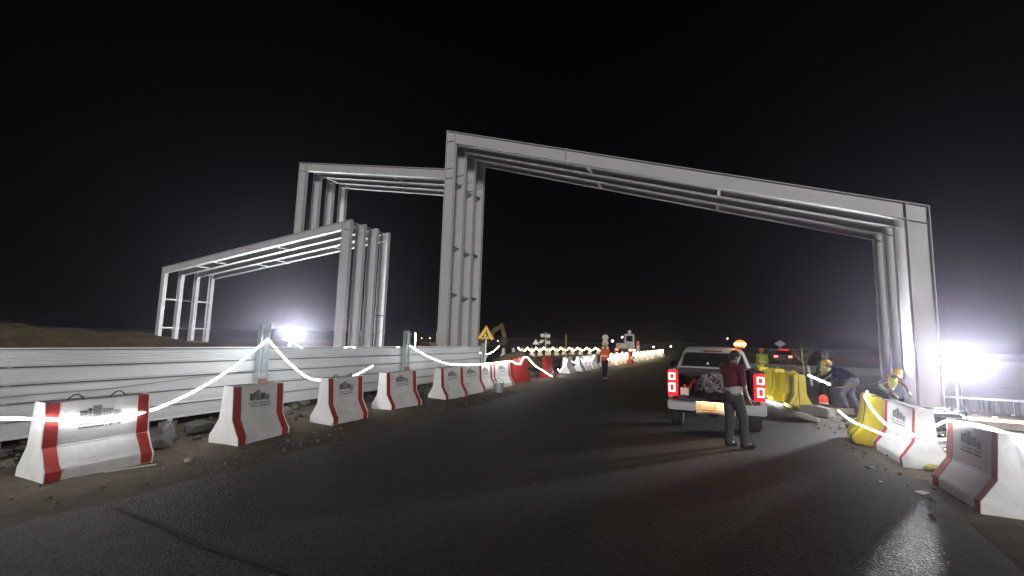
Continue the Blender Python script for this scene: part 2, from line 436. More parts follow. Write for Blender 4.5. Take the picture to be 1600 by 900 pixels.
# ------------------------------------------------------------------ sheet metal fence
def fence():
    g = thing('sheet_metal_fence', 'long grey fence of horizontal ribbed metal sheets hung on steel posts behind the barriers', 'fence', (-9.2, 2, 0))
    rnd = random.Random(5)
    secs = [(-1.6, 5.28), (5.29, 10.44), (10.45, 15.95)]
    Z0, Z1, NB = .14, 1.44, 5
    for a, b in secs:
        for i in range(NB):
            h = (Z1-Z0)/NB; z = Z0+i*h+.014; zt = z+h-.016
            prof = [(-.03, z), (.012, z+.003), (.020, z+.016), (.012, z+.03), (.004, z+.036)]
            if i == NB-1:
                for r in range(4): prof += [(.004, z+.06+r*.045), (.014, z+.068+r*.045), (.014, z+.08+r*.045), (.004, z+.09+r*.045)]
            else: prof += [(.006, z+h*.45), (.008, z+h*.5), (.006, z+h*.55)]
            prof += [(.004, zt-.03), (.008, zt-.016), (-.004, zt-.004), (-.03, zt)]
            m = MB(); n = len(prof); ys = [a+(b-a)*t/8 for t in range(9)]; wob = [rnd.uniform(-.005, .005) for _ in ys]
            vs = []
            for yy, wv in zip(ys, wob): vs += [(p[0]+wv+.012*(i % 2), yy, p[1]+wv*.6) for p in prof]
            for yy, wv in zip(ys, wob): vs += [(p[0]+wv+.012*(i % 2)-.006, yy, p[1]+wv*.6) for p in prof]
            fs = []
            for t in range(8):
                for q in range(n-1):
                    a0 = t*n+q; fs.append((a0, a0+1, a0+n+1, a0+n)); o2 = 9*n; fs.append((o2+a0, o2+a0+n, o2+a0+n+1, o2+a0+1))
            m.add(vs, fs); m.build('sheet', 'sheet_metal', g)
    for a, b in secs:
        MB().box((-.055, a, Z0+.02), (-.04, b, Z1)).build('seam_shade', 'dark_timber', g)  # dark sheet added behind the gaps so seams read as shade, not timber
    m = MB(); m.box((-.03, -1.6, Z1+.012), (.03, 15.95, Z1+.035)); m.build('top_rail', 'sheet_metal', g)
    for y, top, tim in ((5.15, 1.99, (.36, .78)), (10.4, 1.99, (.42, .82)), (16.05, 1.6, None)):
        m = MB(); x = .09; wv = .11
        m.box((x-.005, y-wv, 0), (x+.005+.0, y+wv, top)); m.box((x-.05, y-wv-.008, 0), (x+.07, y-wv, top)); m.box((x-.05, y+wv, 0), (x+.07, y+wv+.008, top))
        m.box((x+.004, y-.012, .9), (x+.03, y+.012, top-.1))
        p = m.build('post', 'galvanised', g)
        if tim: MB().box((x+.075, y-.1, tim[0]), (x+.14, y+.07, tim[1])).build('timber_packer', 'timber', p)
    # back stays that hold the sheets
    for y in (1.2, 7.8, 13.2):
        m = MB(); m.bar((-.06, y, 0), (-.06, y, 1.4), .06, .06); m.build('stay', 'galvanised', g)
fence()
tag(MB().tube([(-9.1, .5, .92), (-9.1, 2.5, .78), (-9.1, 4.4, .80), (-9.09, 6.2, .93), (-9.08, 7.0, .98)], .008, 5).build('cable', 'cable_grey'),
    'thin grey cable running along the metal sheets above the nearest barrier', 'cable')

# ------------------------------------------------------------------ barriers
PROF = [(0, 0), (0, .13), (.045, .19), (.165, .385), (.205, .9), (.395, .9), (.435, .385), (.555, .19), (.6, .13), (.6, 0)]   # depth, height
def profile_x(z):
    for (a, za), (b, zb) in zip(PROF[:4], PROF[1:5]):
        if za <= z <= zb and zb > za: return a+(b-a)*(z-za)/(zb-za)
    return 0
def emblem_meshes(Lb, seed):
    """skyline mark and two lines of writing, laid on the upper face; u along the face, z up"""
    rnd = random.Random(seed); e = MB(); t = MB()
    def on(u, z, lift): return (profile_x(z)-lift, u, z)
    def rect(mb, u0, u1, z0, z1, lift=.004):
        mb.add([on(u0, z0, lift), on(u1, z0, lift), on(u1, z1, lift), on(u0, z1, lift)], [(0, 1, 2, 3)])
    c = Lb*.5; W = Lb*.40; zb = .655
    k = W/2
    for i in range(5): rect(e, c-k, c-k*.6, zb-.012+i*.019, zb-.001+i*.019)                       # low block drawn as floors
    for i in range(7): rect(e, c-k*.55+i*k*.072, c-k*.55+i*k*.072+k*.045, zb, zb+.112)            # vertical slats
    for i in range(9): rect(e, c-.02*W, c+.19*W, zb+i*.0185, zb+i*.0185+.0135)                     # tall block
    for i in range(5): rect(e, c+.21*W+i*.018*W, c+.222*W+i*.018*W, zb, zb+.125)
    rect(e, c+.21*W, c+.30*W, zb+.105, zb+.135)
    for i in range(5): rect(e, c+.31*W+i*.036*W, c+.335*W+i*.036*W, zb+.003, zb+.105)
    rect(e, c+.31*W, c+.49*W, zb+.095, zb+.112)
    # joined cursive line: strokes with risers and dots
    z0 = .605; u = c-k
    pts = []
    while u < c+k*.9:
        l = rnd.uniform(.03, .07)*Lb; rect(t, u, u+l, z0-.003, z0+.006)
        for _ in range(2):
            q = u+rnd.random()*l; rect(t, q, q+.006, z0, z0+rnd.choice((.014, .02, .032)))
        if rnd.random() < .7: q = u+rnd.random()*l; rect(t, q, q+.008, z0-.018, z0-.011)
        u += l+rnd.uniform(.002, .012)*Lb
    z0 = .555; u = c-k
    while u < c+k*.92:
        l = rnd.uniform(.010, .022)*Lb; rect(t, u, u+l, z0, z0+.018); u += l+.0035*Lb+(rnd.random() < .18)*.012
    return e, t
def concrete_barrier(Lb, label, loc, rz, group, emblem=True, seed=0, loops=False, stripe=.13):
    """road face at local x = 0 facing -x, running along +y"""
    g = thing('concrete_barrier', label, 'barrier', loc, rz, group)
    rnd = random.Random(seed); m = MB()
    n = 7; vs = []; k = len(PROF)
    for i in range(n):
        y = Lb*i/(n-1)
        for (d, z) in PROF: vs.append((d+rnd.uniform(-.003, .003), y+(rnd.uniform(-.008, .008) if i in (0, n-1) else 0), z+(rnd.uniform(-.004, .004) if z > 0 else 0)))
    fs = [tuple(range(k)), tuple(range((n-1)*k, n*k))[::-1]]
    for i in range(n-1):
        for j in range(k): fs.append((i*k+j, i*k+(j+1) % k, (i+1)*k+(j+1) % k, (i+1)*k+j))
    m.add(vs, fs); m.build('body', 'white_concrete', g, bevel=.012)
    for u0 in (.015, Lb-.015-stripe):
        m = MB(); pp = [(-.006, .012)]+[(d-.006, z) for d, z in PROF[1:5]]; pp[-1] = (PROF[4][0]-.005, .897)
        vs = []; 
        for (d, z) in pp: vs += [(d, u0+rnd.uniform(-.004, .004), z), (d, u0+stripe+rnd.uniform(-.004, .004), z)]
        for (d, z) in pp: vs += [(d+.02, u0, z), (d+.02, u0+stripe, z)]
        q = len(pp)*2; fs = []
        for i in range(len(pp)-1):
            fs += [(2*i, 2*i+1, 2*i+3, 2*i+2), (2*i, 2*i+2, q+2*i+2, q+2*i), (2*i+1, q+2*i+1, q+2*i+3, 2*i+3)]
        m.add(vs, fs); m.build('stripe', 'red_paint', g)
    if emblem:
        e, t = emblem_meshes(Lb, seed+40); e.build('emblem', 'black_print', g); t.build('lettering', 'black_print', g)
    if loops:
        for u in (.3, .7):
            pts = [(.3, Lb*u-.09+.18*i/8, .895+.07*math.sin(PI*i/8)) for i in range(9)]
            MB().tube(pts, .008, 5).build('lifting_loop', 'dark_metal', g)
    return g
GL = 'white concrete barriers with red end stripes along the fence'
def flip(loc, rz=0):   # left row: face looks to +x, so turn it round
    return loc, PI+rz
left_row = [(-6.97, 2.82, 1.12, .02, 'nearest white concrete barrier with red stripes, light rope glowing across its black skyline emblem', True),
            (-6.87, 5.02, 1.02, .08, 'white concrete barrier with skyline emblem standing below the first fence post with timber packer', False),
            (-6.86, 7.07, 1.02, .0, 'white concrete barrier with red stripes, third from the near end of the fence', True),
            (-6.97, 9.1, 1.18, -.05, 'white concrete barrier with emblem standing alone in front of the second fence post', False),
            (-6.88, 11.46, 1.2, -.06, 'white concrete barrier, first of three set end to end under the rope', False),
            (-6.95, 12.68, 1.38, -.05, 'white concrete barrier, middle one of three set end to end under the rope', False),
            (-7.03, 14.08, 1.0, -.05, 'white concrete barrier partly hidden by the bucket, last of three joined', False),
            (-7.02, 15.3, 1.38, -.06, 'white concrete barrier with emblem beside the grey bucket, next to the red plastic barriers', False)]
for i, (x, y, L, dz, lab, lp) in enumerate(left_row):
    cb = concrete_barrier(L, lab, (x, y+L, 0), PI+dz, GL, seed=i+1, loops=lp)
    cb.rotation_euler = (random.uniform(-.012, .012), random.uniform(-.01, .02), PI+dz)
GR = 'white concrete barriers with red end stripes on the right roadside'
concrete_barrier(1.2, 'white concrete barrier at the right edge, shaded road face, rope over its top', (2.82, 7.0, 0), 0, GR, seed=21)
concrete_barrier(1.38, 'white concrete barrier beside the leaning yellow barrier, white rope lying across its emblem', (2.79, 9.12, 0), .0, GR, seed=22)
far_proto = concrete_barrier(1.25, 'white concrete barrier whose end face shows just past the second red plastic barrier', (-7.0, 24.6+1.25, 0), PI, 'white concrete barriers under the rope farther up the road', emblem=False, seed=31)
GF = 'white concrete barriers under the rope farther up the road'
far_tops = [(-7.3, 25.2)]
fy = [26.6, 28.2, 29.9] + [33.0+1.9*i for i in range(21)]
for i, y in enumerate(fy):
    t = (y-25)/48; x = -7.0+1.15*min(1, t*1.6)
    dup(far_proto, (x+random.uniform(-.08, .08), y+1.25, 0), PI+random.uniform(-.12, .12),
        ('white concrete barrier %s in the roped row beyond the red plastic barriers' % ORD[i+1]) if i < 3 else
        ('white concrete barrier lit by the warm rope, %s beyond the man in the orange vest' % ORD[i-3]), GF)
    far_tops.append((x-.13, y+.45))
# the curved row of barriers far across the site
GB = 'barriers in the curved row far across the site'
arc = [(-19.6, 38.4), (-18.9, 41.2), (-18.8, 43.6), (-18.7, 46), (-18.55, 48.4), (-18.4, 50.8), (-18.3, 53.2), (-17.9, 55.6), (-17.6, 58), (-17.1, 60.4), (-16.6, 62.8), (-15.9, 65.2), (-15.2, 67.6), (-14.4, 70), (-13.6, 72.4), (-12.8, 74.8)]
for i, (x, y) in enumerate(arc):
    dx, dy = (arc[min(i+1, 15)][0]-arc[max(i-1, 0)][0], arc[min(i+1, 15)][1]-arc[max(i-1, 0)][1])
    dup(far_proto, (x, y, 0), .36+random.uniform(-.2, .2), 'small distant white barrier, %s from the excavator end of the curved lit row' % ORD[i], GB)

def plastic_barrier(name, label, loc, rz, m, group, Lb=.95, h=1.02, strap=None, wdt=.5, tilt=0, ribs=(.3, .7), rib=(.014, .05)):
    g = thing(name, label, 'plastic barrier', loc, rz, group)
    if tilt: g.rotation_euler = (0, tilt, rz)
    s = wdt/.6; pr = [(d*s, z*h/.9) for d, z in PROF]
    pr[4] = (pr[4][0]-.02, pr[4][1]); pr[5] = (pr[5][0]+.02, pr[5][1])
    b = MB(); b.prism(pr, 0, Lb, 1); b.build('shell', m, g, bevel=.03)
    for u in ribs:                                       # moulded grooves and raised ribs
        r = MB(); pp = [(d-rib[0], z) for d, z in pr[1:5]]+[(d+.02, z) for d, z in pr[1:5]][::-1]
        r.prism(pp, Lb*u-rib[1], Lb*u+rib[1], 1); r.build('rib', m, g, bevel=.008)
    c = MB(); c.lathe([(.05, 0), (.05, .03), (.03, .035)], 10, Matrix.Translation((wdt/2, Lb*.5, h-.004))); c.build('filler_cap', m, g)
    e = MB(); e.box((wdt*.36, -.03, .12), (wdt*.64, 0, h*.8)); e.build('coupling', m, g)
    if strap:
        for u in strap:
            t = MB(); pp = [(d-.012, z) for d, z in pr[0:5]]+[(d+.012, z+.012) for d, z in pr[5:10]]+[(d+.004, z) for d, z in pr[5:10]][::-1]+[(d-.002, z) for d, z in pr[0:5]][::-1]
            t.prism(pp, Lb*u-.04, Lb*u+.04, 1); t.build('strap', 'black', g)
    return g
plastic_barrier('red_plastic_barrier', 'red plastic barrier with rope over its top, next to the last emblem barrier', (-6.95, 18.35, 0), PI-.45, 'red_plastic', 'red plastic barriers by the dirt pile', Lb=.9)
plastic_barrier('red_plastic_barrier', 'red plastic barrier standing alone with the light rope trailing at its foot', (-6.85, 21.5, 0), PI-.1, 'red_plastic', 'red plastic barriers by the dirt pile', Lb=.8)
plastic_barrier('red_plastic_barrier', 'small red plastic barrier tucked behind the first red one', (-7.8, 18.6, 0), PI+.2, 'red_plastic', 'red plastic barriers by the dirt pile', Lb=.7, h=.95)
rs = plastic_barrier('red_plastic_barrier', 'red and white plastic barrier standing in the far row of white barriers', (-5.9, 41.4, 0), PI, 'red_plastic', None, Lb=1.1)
MB().box((-.03, .02, .4), (.53, 1.08, .68)).build('white_band', 'white_plastic', rs)
GY = 'yellow plastic barriers on the right roadside'
ylab = ['yellow plastic barrier at the near end of the row, beside the red warning lamp', 'yellow plastic barrier second from the near end of the yellow row',
        'yellow plastic barrier third from the near end of the yellow row', 'yellow plastic barrier fourth from the near end of the yellow row',
        'yellow plastic barrier in the row right beside the pickup tail light', 'yellow plastic barrier at the far end of the row half behind the pickup']
for i, lab in enumerate(ylab):
    plastic_barrier('yellow_plastic_barrier', lab, (2.26-.13*i+.07*(i % 2), 15.6+.93*i, 0), .06+(-.10 if i % 2 else .12)+random.uniform(-.04, .04), 'yellow_plastic', GY, h=1.02+.03*(i % 3), Lb=.78, wdt=.56, ribs=(.14, .64), rib=(.085, .11))
plastic_barrier('yellow_plastic_barrier', 'yellow plastic barrier leaning with a black strap beside the white concrete barrier', (2.52, 10.66, .03), -.12, 'yellow_plastic', GY, Lb=1.0, h=.92, strap=(.28,), wdt=.6, tilt=.10)

# ------------------------------------------------------------------ light ropes
def sag(p, q, s, n=10):
    p = Vector(p); q = Vector(q)
    return [p.lerp(q, i/n)-Vector((0, 0, s*4*(i/n)*(1-i/n))) for i in range(n+1)]
def rope(label, spans, m='rope_light', r=.016, n=9, sides=5, smooth=2):
    pts = []
    for i, (p, q, s) in enumerate(spans):
        sg = sag(p, q, s, n); pts += sg if i == 0 else sg[1:]
    for _ in range(smooth):
        pts = [pts[0]]+[pts[i]*.5+(pts[i-1]+pts[i+1])*.25 for i in range(1, len(pts)-1)]+[pts[-1]]
    return tag(MB().tube(pts, r, sides).build('light_rope', m, smooth=True), label, 'light rope', 'glowing light ropes draped along the barriers')
rope('white light rope sagging across the nearest barrier and up to the first fence post', [
    ((-7.6, -.6, 1.1), (-7.11, 2.4, .80), .06), ((-7.11, 2.4, .80), (-7.115, 3.15, .655), .0), ((-7.115, 3.15, .655), (-7.13, 3.97, .655), .015), ((-7.13, 3.97, .655), (-8.94, 7.12, 1.66), .15)], smooth=5)
rope('white light rope running from the first fence post down behind the third emblem barrier', [
    ((-8.94, 7.16, 1.62), (-7.62, 7.15, .84), .07), ((-7.62, 7.15, .84), (-7.55, 8.3, .84), .03), ((-7.55, 8.3, .84), (-7.95, 9.45, 1.02), .01)])
rope('white light rope from the second fence post down over the three joined barriers', [
    ((-8.98, 12.45, 1.5), (-7.75, 13.0, .92), .08), ((-7.75, 13.0, .92), (-7.2, 13.6, .93), .0), ((-7.2, 13.6, .93), (-7.12, 15.6, .94), .01),
    ((-7.12, 15.6, .94), (-7.1, 16.6, .96), .0), ((-7.1, 16.6, .96), (-7.1, 17.6, .80), .05)])
rope('white light rope draped over the first red plastic barrier down to the second', [
    ((-7.1, 17.5, .86), (-7.2, 18.1, 1.07), .05), ((-7.2, 18.1, 1.07), (-7.2, 18.6, 1.05), 0), ((-7.2, 18.6, 1.05), (-7.1, 20.3, .42), .1), ((-7.1, 20.3, .42), (-6.72, 20.6, .12), .02)])
sp = [((-6.75, 21.6, .42), (-7.0, 23.0, .3), .1), ((-7.0, 23.0, .3), (-7.25, 25.1, .93), .1)]
prev = (-7.25, 25.1, .93)
far_pts = [(x, y, .93) for x, y in far_tops[1:]]
for p in far_pts[:3]:
    sp.append((prev, p, .38)); prev = p
rope('white light rope hung in loops on the first white barriers beyond the red ones', sp)
sp = []; prev = far_pts[3]
for i, p in enumerate(far_pts[4:]):
    sp.append((prev, p, .42)); prev = p
rope('warm light rope zigzagging along the long far row of white barriers', sp, 'rope_warm', .034, 6, smooth=0)
sp = []
for i in range(3, 13):
    a, b = arc[i], arc[i+1]
    sp.append(((a[0], a[1]-.6, .95), (b[0], b[1]-.6, .95), .42))
rope('yellow light rope looping along the distant curved row of barriers', sp, 'rope_far', .045, 6, smooth=0)
# behind the fence: loops whose tops show over the sheets
pk = [(-15.6, 13.6), (-14.6, 15.8), (-13.6, 17.9), (-12.7, 19.9), (-11.6, 21.6), (-10.8, 23.4)]
sp = []; 
for i in range(len(pk)-1): sp.append(((*pk[i], 1.42), (*pk[i+1], 1.42), .5))
rope('white light rope behind the fence, only its loop tops showing over the sheets', sp)
tag(MB().tube([(-13.92, 19.7, 1.2), (-13.9, 19.7, 1.62), (-13.93, 19.7, 2.0)], .02, 5).build('light_rope', 'rope_far'), 'short upright length of warm light rope on the low portal columns', 'light rope')
# right side
rope('white light rope looping from the leaning yellow barrier across the concrete barrier emblem', [
    ((2.95, 11.3, .97), (2.72, 10.6, .92), .02), ((2.72, 10.6, .92), (2.70, 9.55, .60), .05), ((2.70, 9.55, .60), (2.74, 8.6, .60), .06), ((2.74, 8.6, .60), (3.35, 8.75, .58), .06), ((3.35, 8.75, .58), (3.9, 9.2, .5), .03)], 'rope_right')
rope('white light rope trailing over the top of the barrier at the right edge', [
    ((2.45, 11.3, .55), (2.62, 10.1, .42), .05), ((2.62, 10.1, .42), (2.66, 8.7, .50), .03), ((2.66, 8.7, .50), (2.98, 8.15, .88), .04), ((2.98, 8.15, .88), (3.05, 7.3, .93), .0),
    ((3.05, 7.3, .93), (3.22, 6.85, .86), .0), ((3.22, 6.85, .86), (3.6, 6.4, .35), .05)], 'rope_right')
rope('short bright rope end hanging between the yellow row and the bending worker', [((2.75, 15.9, 1.0), (3.3, 16.0, .76), .0)], r=.022)
rope('white light rope lying on the ground along the foot of the yellow barriers', [((2.05, 16.0, .08), (1.75, 17.2, .06), 0), ((1.75, 17.2, .06), (1.3, 19.8, .06), -.02)], r=.018)

# ------------------------------------------------------------------ flood lamps
def flood(name, label, loc, heads, m, legs):
    """heads: (dx, dy, face, tilt, W, H, nx, ny, material); local -y of a head is its shining side"""
    g = thing(name, label, 'floodlight', (loc[0], loc[1], 0)); z = loc[2]
    Hh = heads[0][5]
    for dx, dy, face, tilt, W, H, nx, ny, mm in heads:
        mx = Matrix.Translation((dx, dy, z)) @ Matrix.Rotation(face, 4, 'Z') @ Matrix.Rotation(-tilt, 4, 'X')
        def rr(x0, x1, z0, z1, c, k=4):
            out = []
            for cx, cz, a0 in ((x1-c, z0+c, -PI/2), (x1-c, z1-c, 0), (x0+c, z1-c, PI/2), (x0+c, z0+c, PI)):
                out += [(cx+c*math.cos(a0+PI/2*t/k), cz+c*math.sin(a0+PI/2*t/k)) for t in range(k+1)]
            return out
        h = MB(); h.prism(rr(-W/2-.015, W/2+.015, -H/2-.015, H/2+.015, .30*H), .012, .09, 1, mx)
        for i in range(1, 8): h.box((-W/2+i*W/8-.008, .09, -H/2+.06), (-W/2+i*W/8+.008, .13, H/2-.06), mx)
        hd = h.build('lamp_head', 'dark_metal', g)
        for i in range(nx):
            for j in range(ny):
                a = W/nx; b = H/ny; x0, x1, z0, z1 = -W/2+i*a+.003, -W/2+(i+1)*a-.003, -H/2+j*b+.003, -H/2+(j+1)*b-.003
                full = rr(x0, x1, z0, z1, .001, 1); c = .55*b if ny > 1 else .3*b
                poly = []
                for q, (cx, cz, sx, sz, a0, on) in enumerate(((x1, z0, -1, 1, -PI/2, i == nx-1 and j == 0), (x1, z1, -1, -1, 0, i == nx-1 and j == ny-1), (x0, z1, 1, -1, PI/2, i == 0 and j == ny-1), (x0, z0, 1, 1, PI, i == 0 and j == 0))):
                    if on: poly += [(cx+sx*c+c*math.cos(a0+PI/2*t/5), cz+sz*c+c*math.sin(a0+PI/2*t/5)) for t in range(6)]
                    else: poly.append((cx, cz))
                p = MB(); p.prism(poly, 0, .01, 1, mx); p.build('lamp_panel', mm, hd)
    if legs == 1:
        MB().tube([(.0, .08, 0.02), (0, .08, z-Hh/2+.02)], .03, 8).build('pole', 'galvanised', g)
        MB().lathe([(.2, .0), (.2, .03), (.05, .05), (.04, .12)], 14, Matrix.Translation((0, .08, .03))).build('base_plate', 'dark_metal', g)
        MB().tube([(.03, .05, z-Hh/2), (.10, .03, z-.8), (.07, .05, .35), (.2, 0, .03)], .01, 5).build('cord', 'cable_grey', g)
    else:
        for q in (-1, 1):
            MB().tube([(q*.12, .06, z-Hh/2+.02), (q*.35, .0, .02)], .022, 6).build('leg', 'galvanised', g)
        MB().tube([(0, .1, z-Hh/2+.02), (0, .55, .02)], .022, 6).build('leg', 'galvanised', g)
flood('floodlight', 'blazing white rectangular floodlight on a thin pole beside the right steel column', (6.78, 17.6, 1.47),
      [(0, 0, R(-4), R(11), 1.24, .72, 4, 2, 'flood'), (-.50, .22, R(-112), R(58), .22, .4, 1, 1, 'side_fill')], 'flood', 1)  # second head added to light the rear frames' column and beam undersides
flood('floodlight', 'blazing white square floodlight behind the fence under the low steel portal', (-21.8, 18.75, 1.74),
      [(.12, 0, R(50), R(32), .80, .86, 2, 2, 'flood_left'), (-.34, .1, R(-46), R(30), .7, .7, 2, 2, 'flood_left')], 'flood_left', 3)

# ------------------------------------------------------------------ pickup
def pickup():
    g = thing('pickup_truck', 'white pickup with tailgate down, red ring tail lights lit and amber beacon on the roof', 'pickup truck', (.14, 10.15, 0))
    W = .89
    # cab: lofted sections along y (distance from the rear), each half outline mirrored
    secs = [(1.92, .86, .58, 1.27), (1.97, .87, .66, 1.56), (2.25, .87, .64, 1.735), (3.1, .87, .64, 1.75), (3.55, .87, .62, 1.66), (4.15, .86, .72, 1.22)]
    m = MB(); vs = []; fs = []
    for y, wb, wt, zt in secs:
        zb = .52
        half = [(wb*.96, zb), (wb, zb+.2), (wb, 1.0), (wb*.985, 1.2), (wt+.04, zt-.07), (wt-.05, zt), (0, zt+.012)]
        ring = half+[(-x, z) for x, z in half[-2::-1]]
        vs += [(x, y, z) for x, z in ring]
    k = 13
    for i in range(len(secs)-1):
        for j in range(k-1): fs.append((i*k+j, i*k+j+1, (i+1)*k+j+1, (i+1)*k+j))
        fs.append((i*k+k-1, i*k, (i+1)*k, (i+1)*k+k-1))
    fs += [tuple(range(k)), tuple(range((len(secs)-1)*k, len(secs)*k))[::-1]]
    m.add(vs, fs); m.build('cab', 'car_paint', g, smooth='auto', bevel=.012)
    hd = MB(); hd.prism([(4.1, .5), (5.15, .5), (5.2, .8), (5.12, 1.0), (4.1, 1.16)], -.86, .86, 0); hd.build('bonnet', 'car_paint', g, bevel=.05)
    # rear window: frame and dark pane following the slope of the cab back
    def slope(z): return 1.915+(z-1.27)/(1.56-1.27)*.05
    for nm, mm, e, off in (('window_frame', 'black', .03, .02), ('rear_window', 'window_glass', 0, .034)):
        x0, x1, z0, z1 = .70+e, .59+e, 1.29-e*.5, 1.60+e*.6
        b = MB(); n = 8; pts = [(-x0, z0), (x0, z0), (x1+.03, z1-.06), (x1-.03, z1), (-x1+.03, z1), (-x1-.03, z1-.06)]
        vs = [(x, slope(z)-off, z) for x, z in pts]+[(x, slope(z)+.03, z) for x, z in pts]
        q = len(pts); b.add(vs, [tuple(range(q)), tuple(range(q, 2*q))[::-1]]+[(i, (i+1) % q, q+(i+1) % q, q+i) for i in range(q)])
        o = b.build(nm, mm, g)
    b = MB(); b.box((-.2, 1.99, 1.645), (.2, 2.02, 1.672)); b.build('high_brake_light', 'maroon_paint', g)
    sw = MB()                                            # side windows
    for s in (-1, 1):
        sw.add([(s*.872, 2.3, 1.22), (s*.872, 3.9, 1.22), (s*.70, 3.5, 1.6), (s*.70, 2.35, 1.63), (s*.84, 2.3, 1.22), (s*.84, 3.9, 1.22), (s*.66, 3.5, 1.6), (s*.66, 2.35, 1.63)],
               [(0, 1, 2, 3), (7, 6, 5, 4), (0, 4, 5, 1), (1, 5, 6, 2), (2, 6, 7, 3), (3, 7, 4, 0)])
    for s in (-1, 1):
        b = MB(); b.cbox((s*1.0, 3.62, 1.22), (.2, .09, .2)); b.build('mirror', 'dark_metal', g, bevel=.03)
        b = MB()
        x0, x1 = (s*.876, s*.868) if s > 0 else (s*.868, s*.876)
        b.add([(s*.880, 2.3, 1.21), (s*.880, 3.8, 1.21), (s*.72, 3.45, 1.6), (s*.72, 2.35, 1.62), (s*.86, 2.3, 1.21), (s*.86, 3.8, 1.21), (s*.69, 3.45, 1.6), (s*.69, 2.35, 1.62)],
              [(0, 1, 2, 3), (7, 6, 5, 4), (0, 4, 5, 1), (1, 5, 6, 2), (2, 6, 7, 3), (3, 7, 4, 0)]); b.build('side_window', 'window_glass', g)
    # bed: floor, two sides with wheel arch, headboard, rails
    b = MB(); b.box((-.80, .02, .70), (.80, 1.88, .74)); b.build('bed_floor', 'bed_liner', g)
    b = MB(); b.box((-.78, 1.86, .74), (.78, 1.90, 1.24)); b.build('headboard', 'bed_liner', g)
    arch = [(.0, .62), (.0, 1.27), (1.9, 1.27), (1.9, .56), (1.42, .56)]+[(1.0+.42*math.cos(a), .42+.42*math.sin(a)) for a in [PI*t/10 for t in range(1, 10)]]+[(.58, .56), (.2, .56)]
    for s in (-1, 1):
        lo, hi = (.80, W) if s > 0 else (-W, -.80)
        b = MB(); b.prism(arch, lo, hi, 0); b.build('bed_side', 'car_paint', g, bevel=.012)
        b = MB(); b.box((s*.845-.055, .01, 1.272), (s*.845+.055, 1.88, 1.30)); b.build('bed_rail', 'black', g, bevel=.008)
        b = MB(); b.box((s*.75-.045, .9-.35, .745), (s*.75+.045, .9+.5, .95)); b.build('wheel_box', 'bed_liner', g, bevel=.02)
    # tailgate hinged down, its inner face up
    b = MB(); b.box((-.70, -.50, .705), (.70, .0, .765)); b.build('tailgate', 'bed_liner', g, bevel=.012)
    b = MB()
    for i in range(7): b.box((-.62+i*.2, -.46, .766), (-.56+i*.2, -.03, .774))
    b.build('tailgate_rib', 'dark_metal', g)
    # tail lights with two glowing square rings each
    for s in (-1, 1):
        x0, x1 = (.705, .90) if s > 0 else (-.90, -.705)
        b = MB(); b.box((x0, -.035, .74), (x1, .12, 1.262)); t = b.build('tail_light', 'tail_red', g, bevel=.02)
        xc = s*.815
        for z0, z1 in ((1.065, 1.21), (.82, 1.0)):
            r = MB(); a = .062; e = .026
            for q in ((xc-a, z0, xc-a+e, z1), (xc+a-e, z0, xc+a, z1), (xc-a+e, z0, xc+a-e, z0+e), (xc-a+e, z1-e, xc+a-e, z1)):
                r.box((q[0], -.05, q[1]), (q[2], -.036, q[3]))
            r.build('light_ring', 'tail_ring', t)
            c = MB(); c.box((xc-a+e+.003, -.041, z0+e+.003), (xc+a-e-.003, -.036, z1-e-.003)); c.build('light_core', 'tail_core', t)
    # bumper with a recess for the plate
    for s in (-1, 1):
        lo, hi = (.36, .90) if s > 0 else (-.90, -.36)
        b = MB(); b.prism([(-.13, .47), (-.16, .56), (-.14, .665), (.0, .675), (.12, .6), (.12, .5)], lo, hi, 0); b.build('bumper_end', 'car_paint', g, bevel=.02)
    b = MB(); b.box((-.357, -.03, .44), (.357, .1, .68)); b.box((-.357, -.15, .44), (.357, -.03, .475)); b.build('plate_recess', 'plate', g)
    for x0, x1 in ((-.27, -.03), (.0, .30)):
        b = MB(); b.box((x0, -.045, .50), (x1, -.032, .62)); b.build('plate', 'sign_white', g)
    b = MB(); b.box((-.34, -.12, .655), (.34, -.09, .672)); b.build('plate_lamp', 'plate_lamp', g)
    b = MB(); b.box((-.36, -.15, .676), (.36, .0, .70)); b.build('bumper_step', 'black', g)
    # beacon
    b = MB(); b.lathe([(.10, 0), (.10, .03), (.05, .035)], 12, Matrix.Translation((.62, 2.35, 1.74))); bb = b.build('beacon_base', 'black', g)
    b = MB(); b.lathe([(.10, 0), (.125, .03), (.12, .10), (.08, .15), (.03, .17)], 14, Matrix.Translation((.62, 2.35, 1.776))); b.build('beacon_dome', 'beacon', bb, smooth=True)
    b = MB(); b.lathe([(.118, .04), (.129, .047), (.129, .09), (.115, .10)], 14, Matrix.Translation((.62, 2.35, 1.776))); b.build('beacon_lens', 'beacon_core', bb, smooth=True)
    for x in (-.40, .74):
        b = MB(); b.cbox((x*.0+(-.12 if x < 0 else .5), 1.865, 1.36), (.05, .02, .05)); b.build('window_sticker', 'sign_white', g)
    # wheels
    for s in (-1, 1):
        for y in (1.0, 4.4):
            mx = Matrix.Translation((s*.77, y, .37)) @ Matrix.Rotation(PI/2, 4, 'Y')
            b = MB(); b.lathe([(.2, -.12), (.34, -.125), (.37, -.09), (.37, .09), (.34, .125), (.2, .12)], 28, mx); wh = b.build('wheel', 'rubber', g, smooth='auto')
            b = MB(); b.lathe([(.21, -.124 if s < 0 else .09), (.19, -.09 if s < 0 else .124)], 16, mx); b.build('rim', 'galvanised', wh)
    b = MB(); b.tube([(-.75, 1.0, .34), (.75, 1.0, .34)], .05, 8); b.blob((0, 1.0, .34), (.14, .14, .13), 1, .05, 2); b.build('rear_axle', 'dark_metal', g)
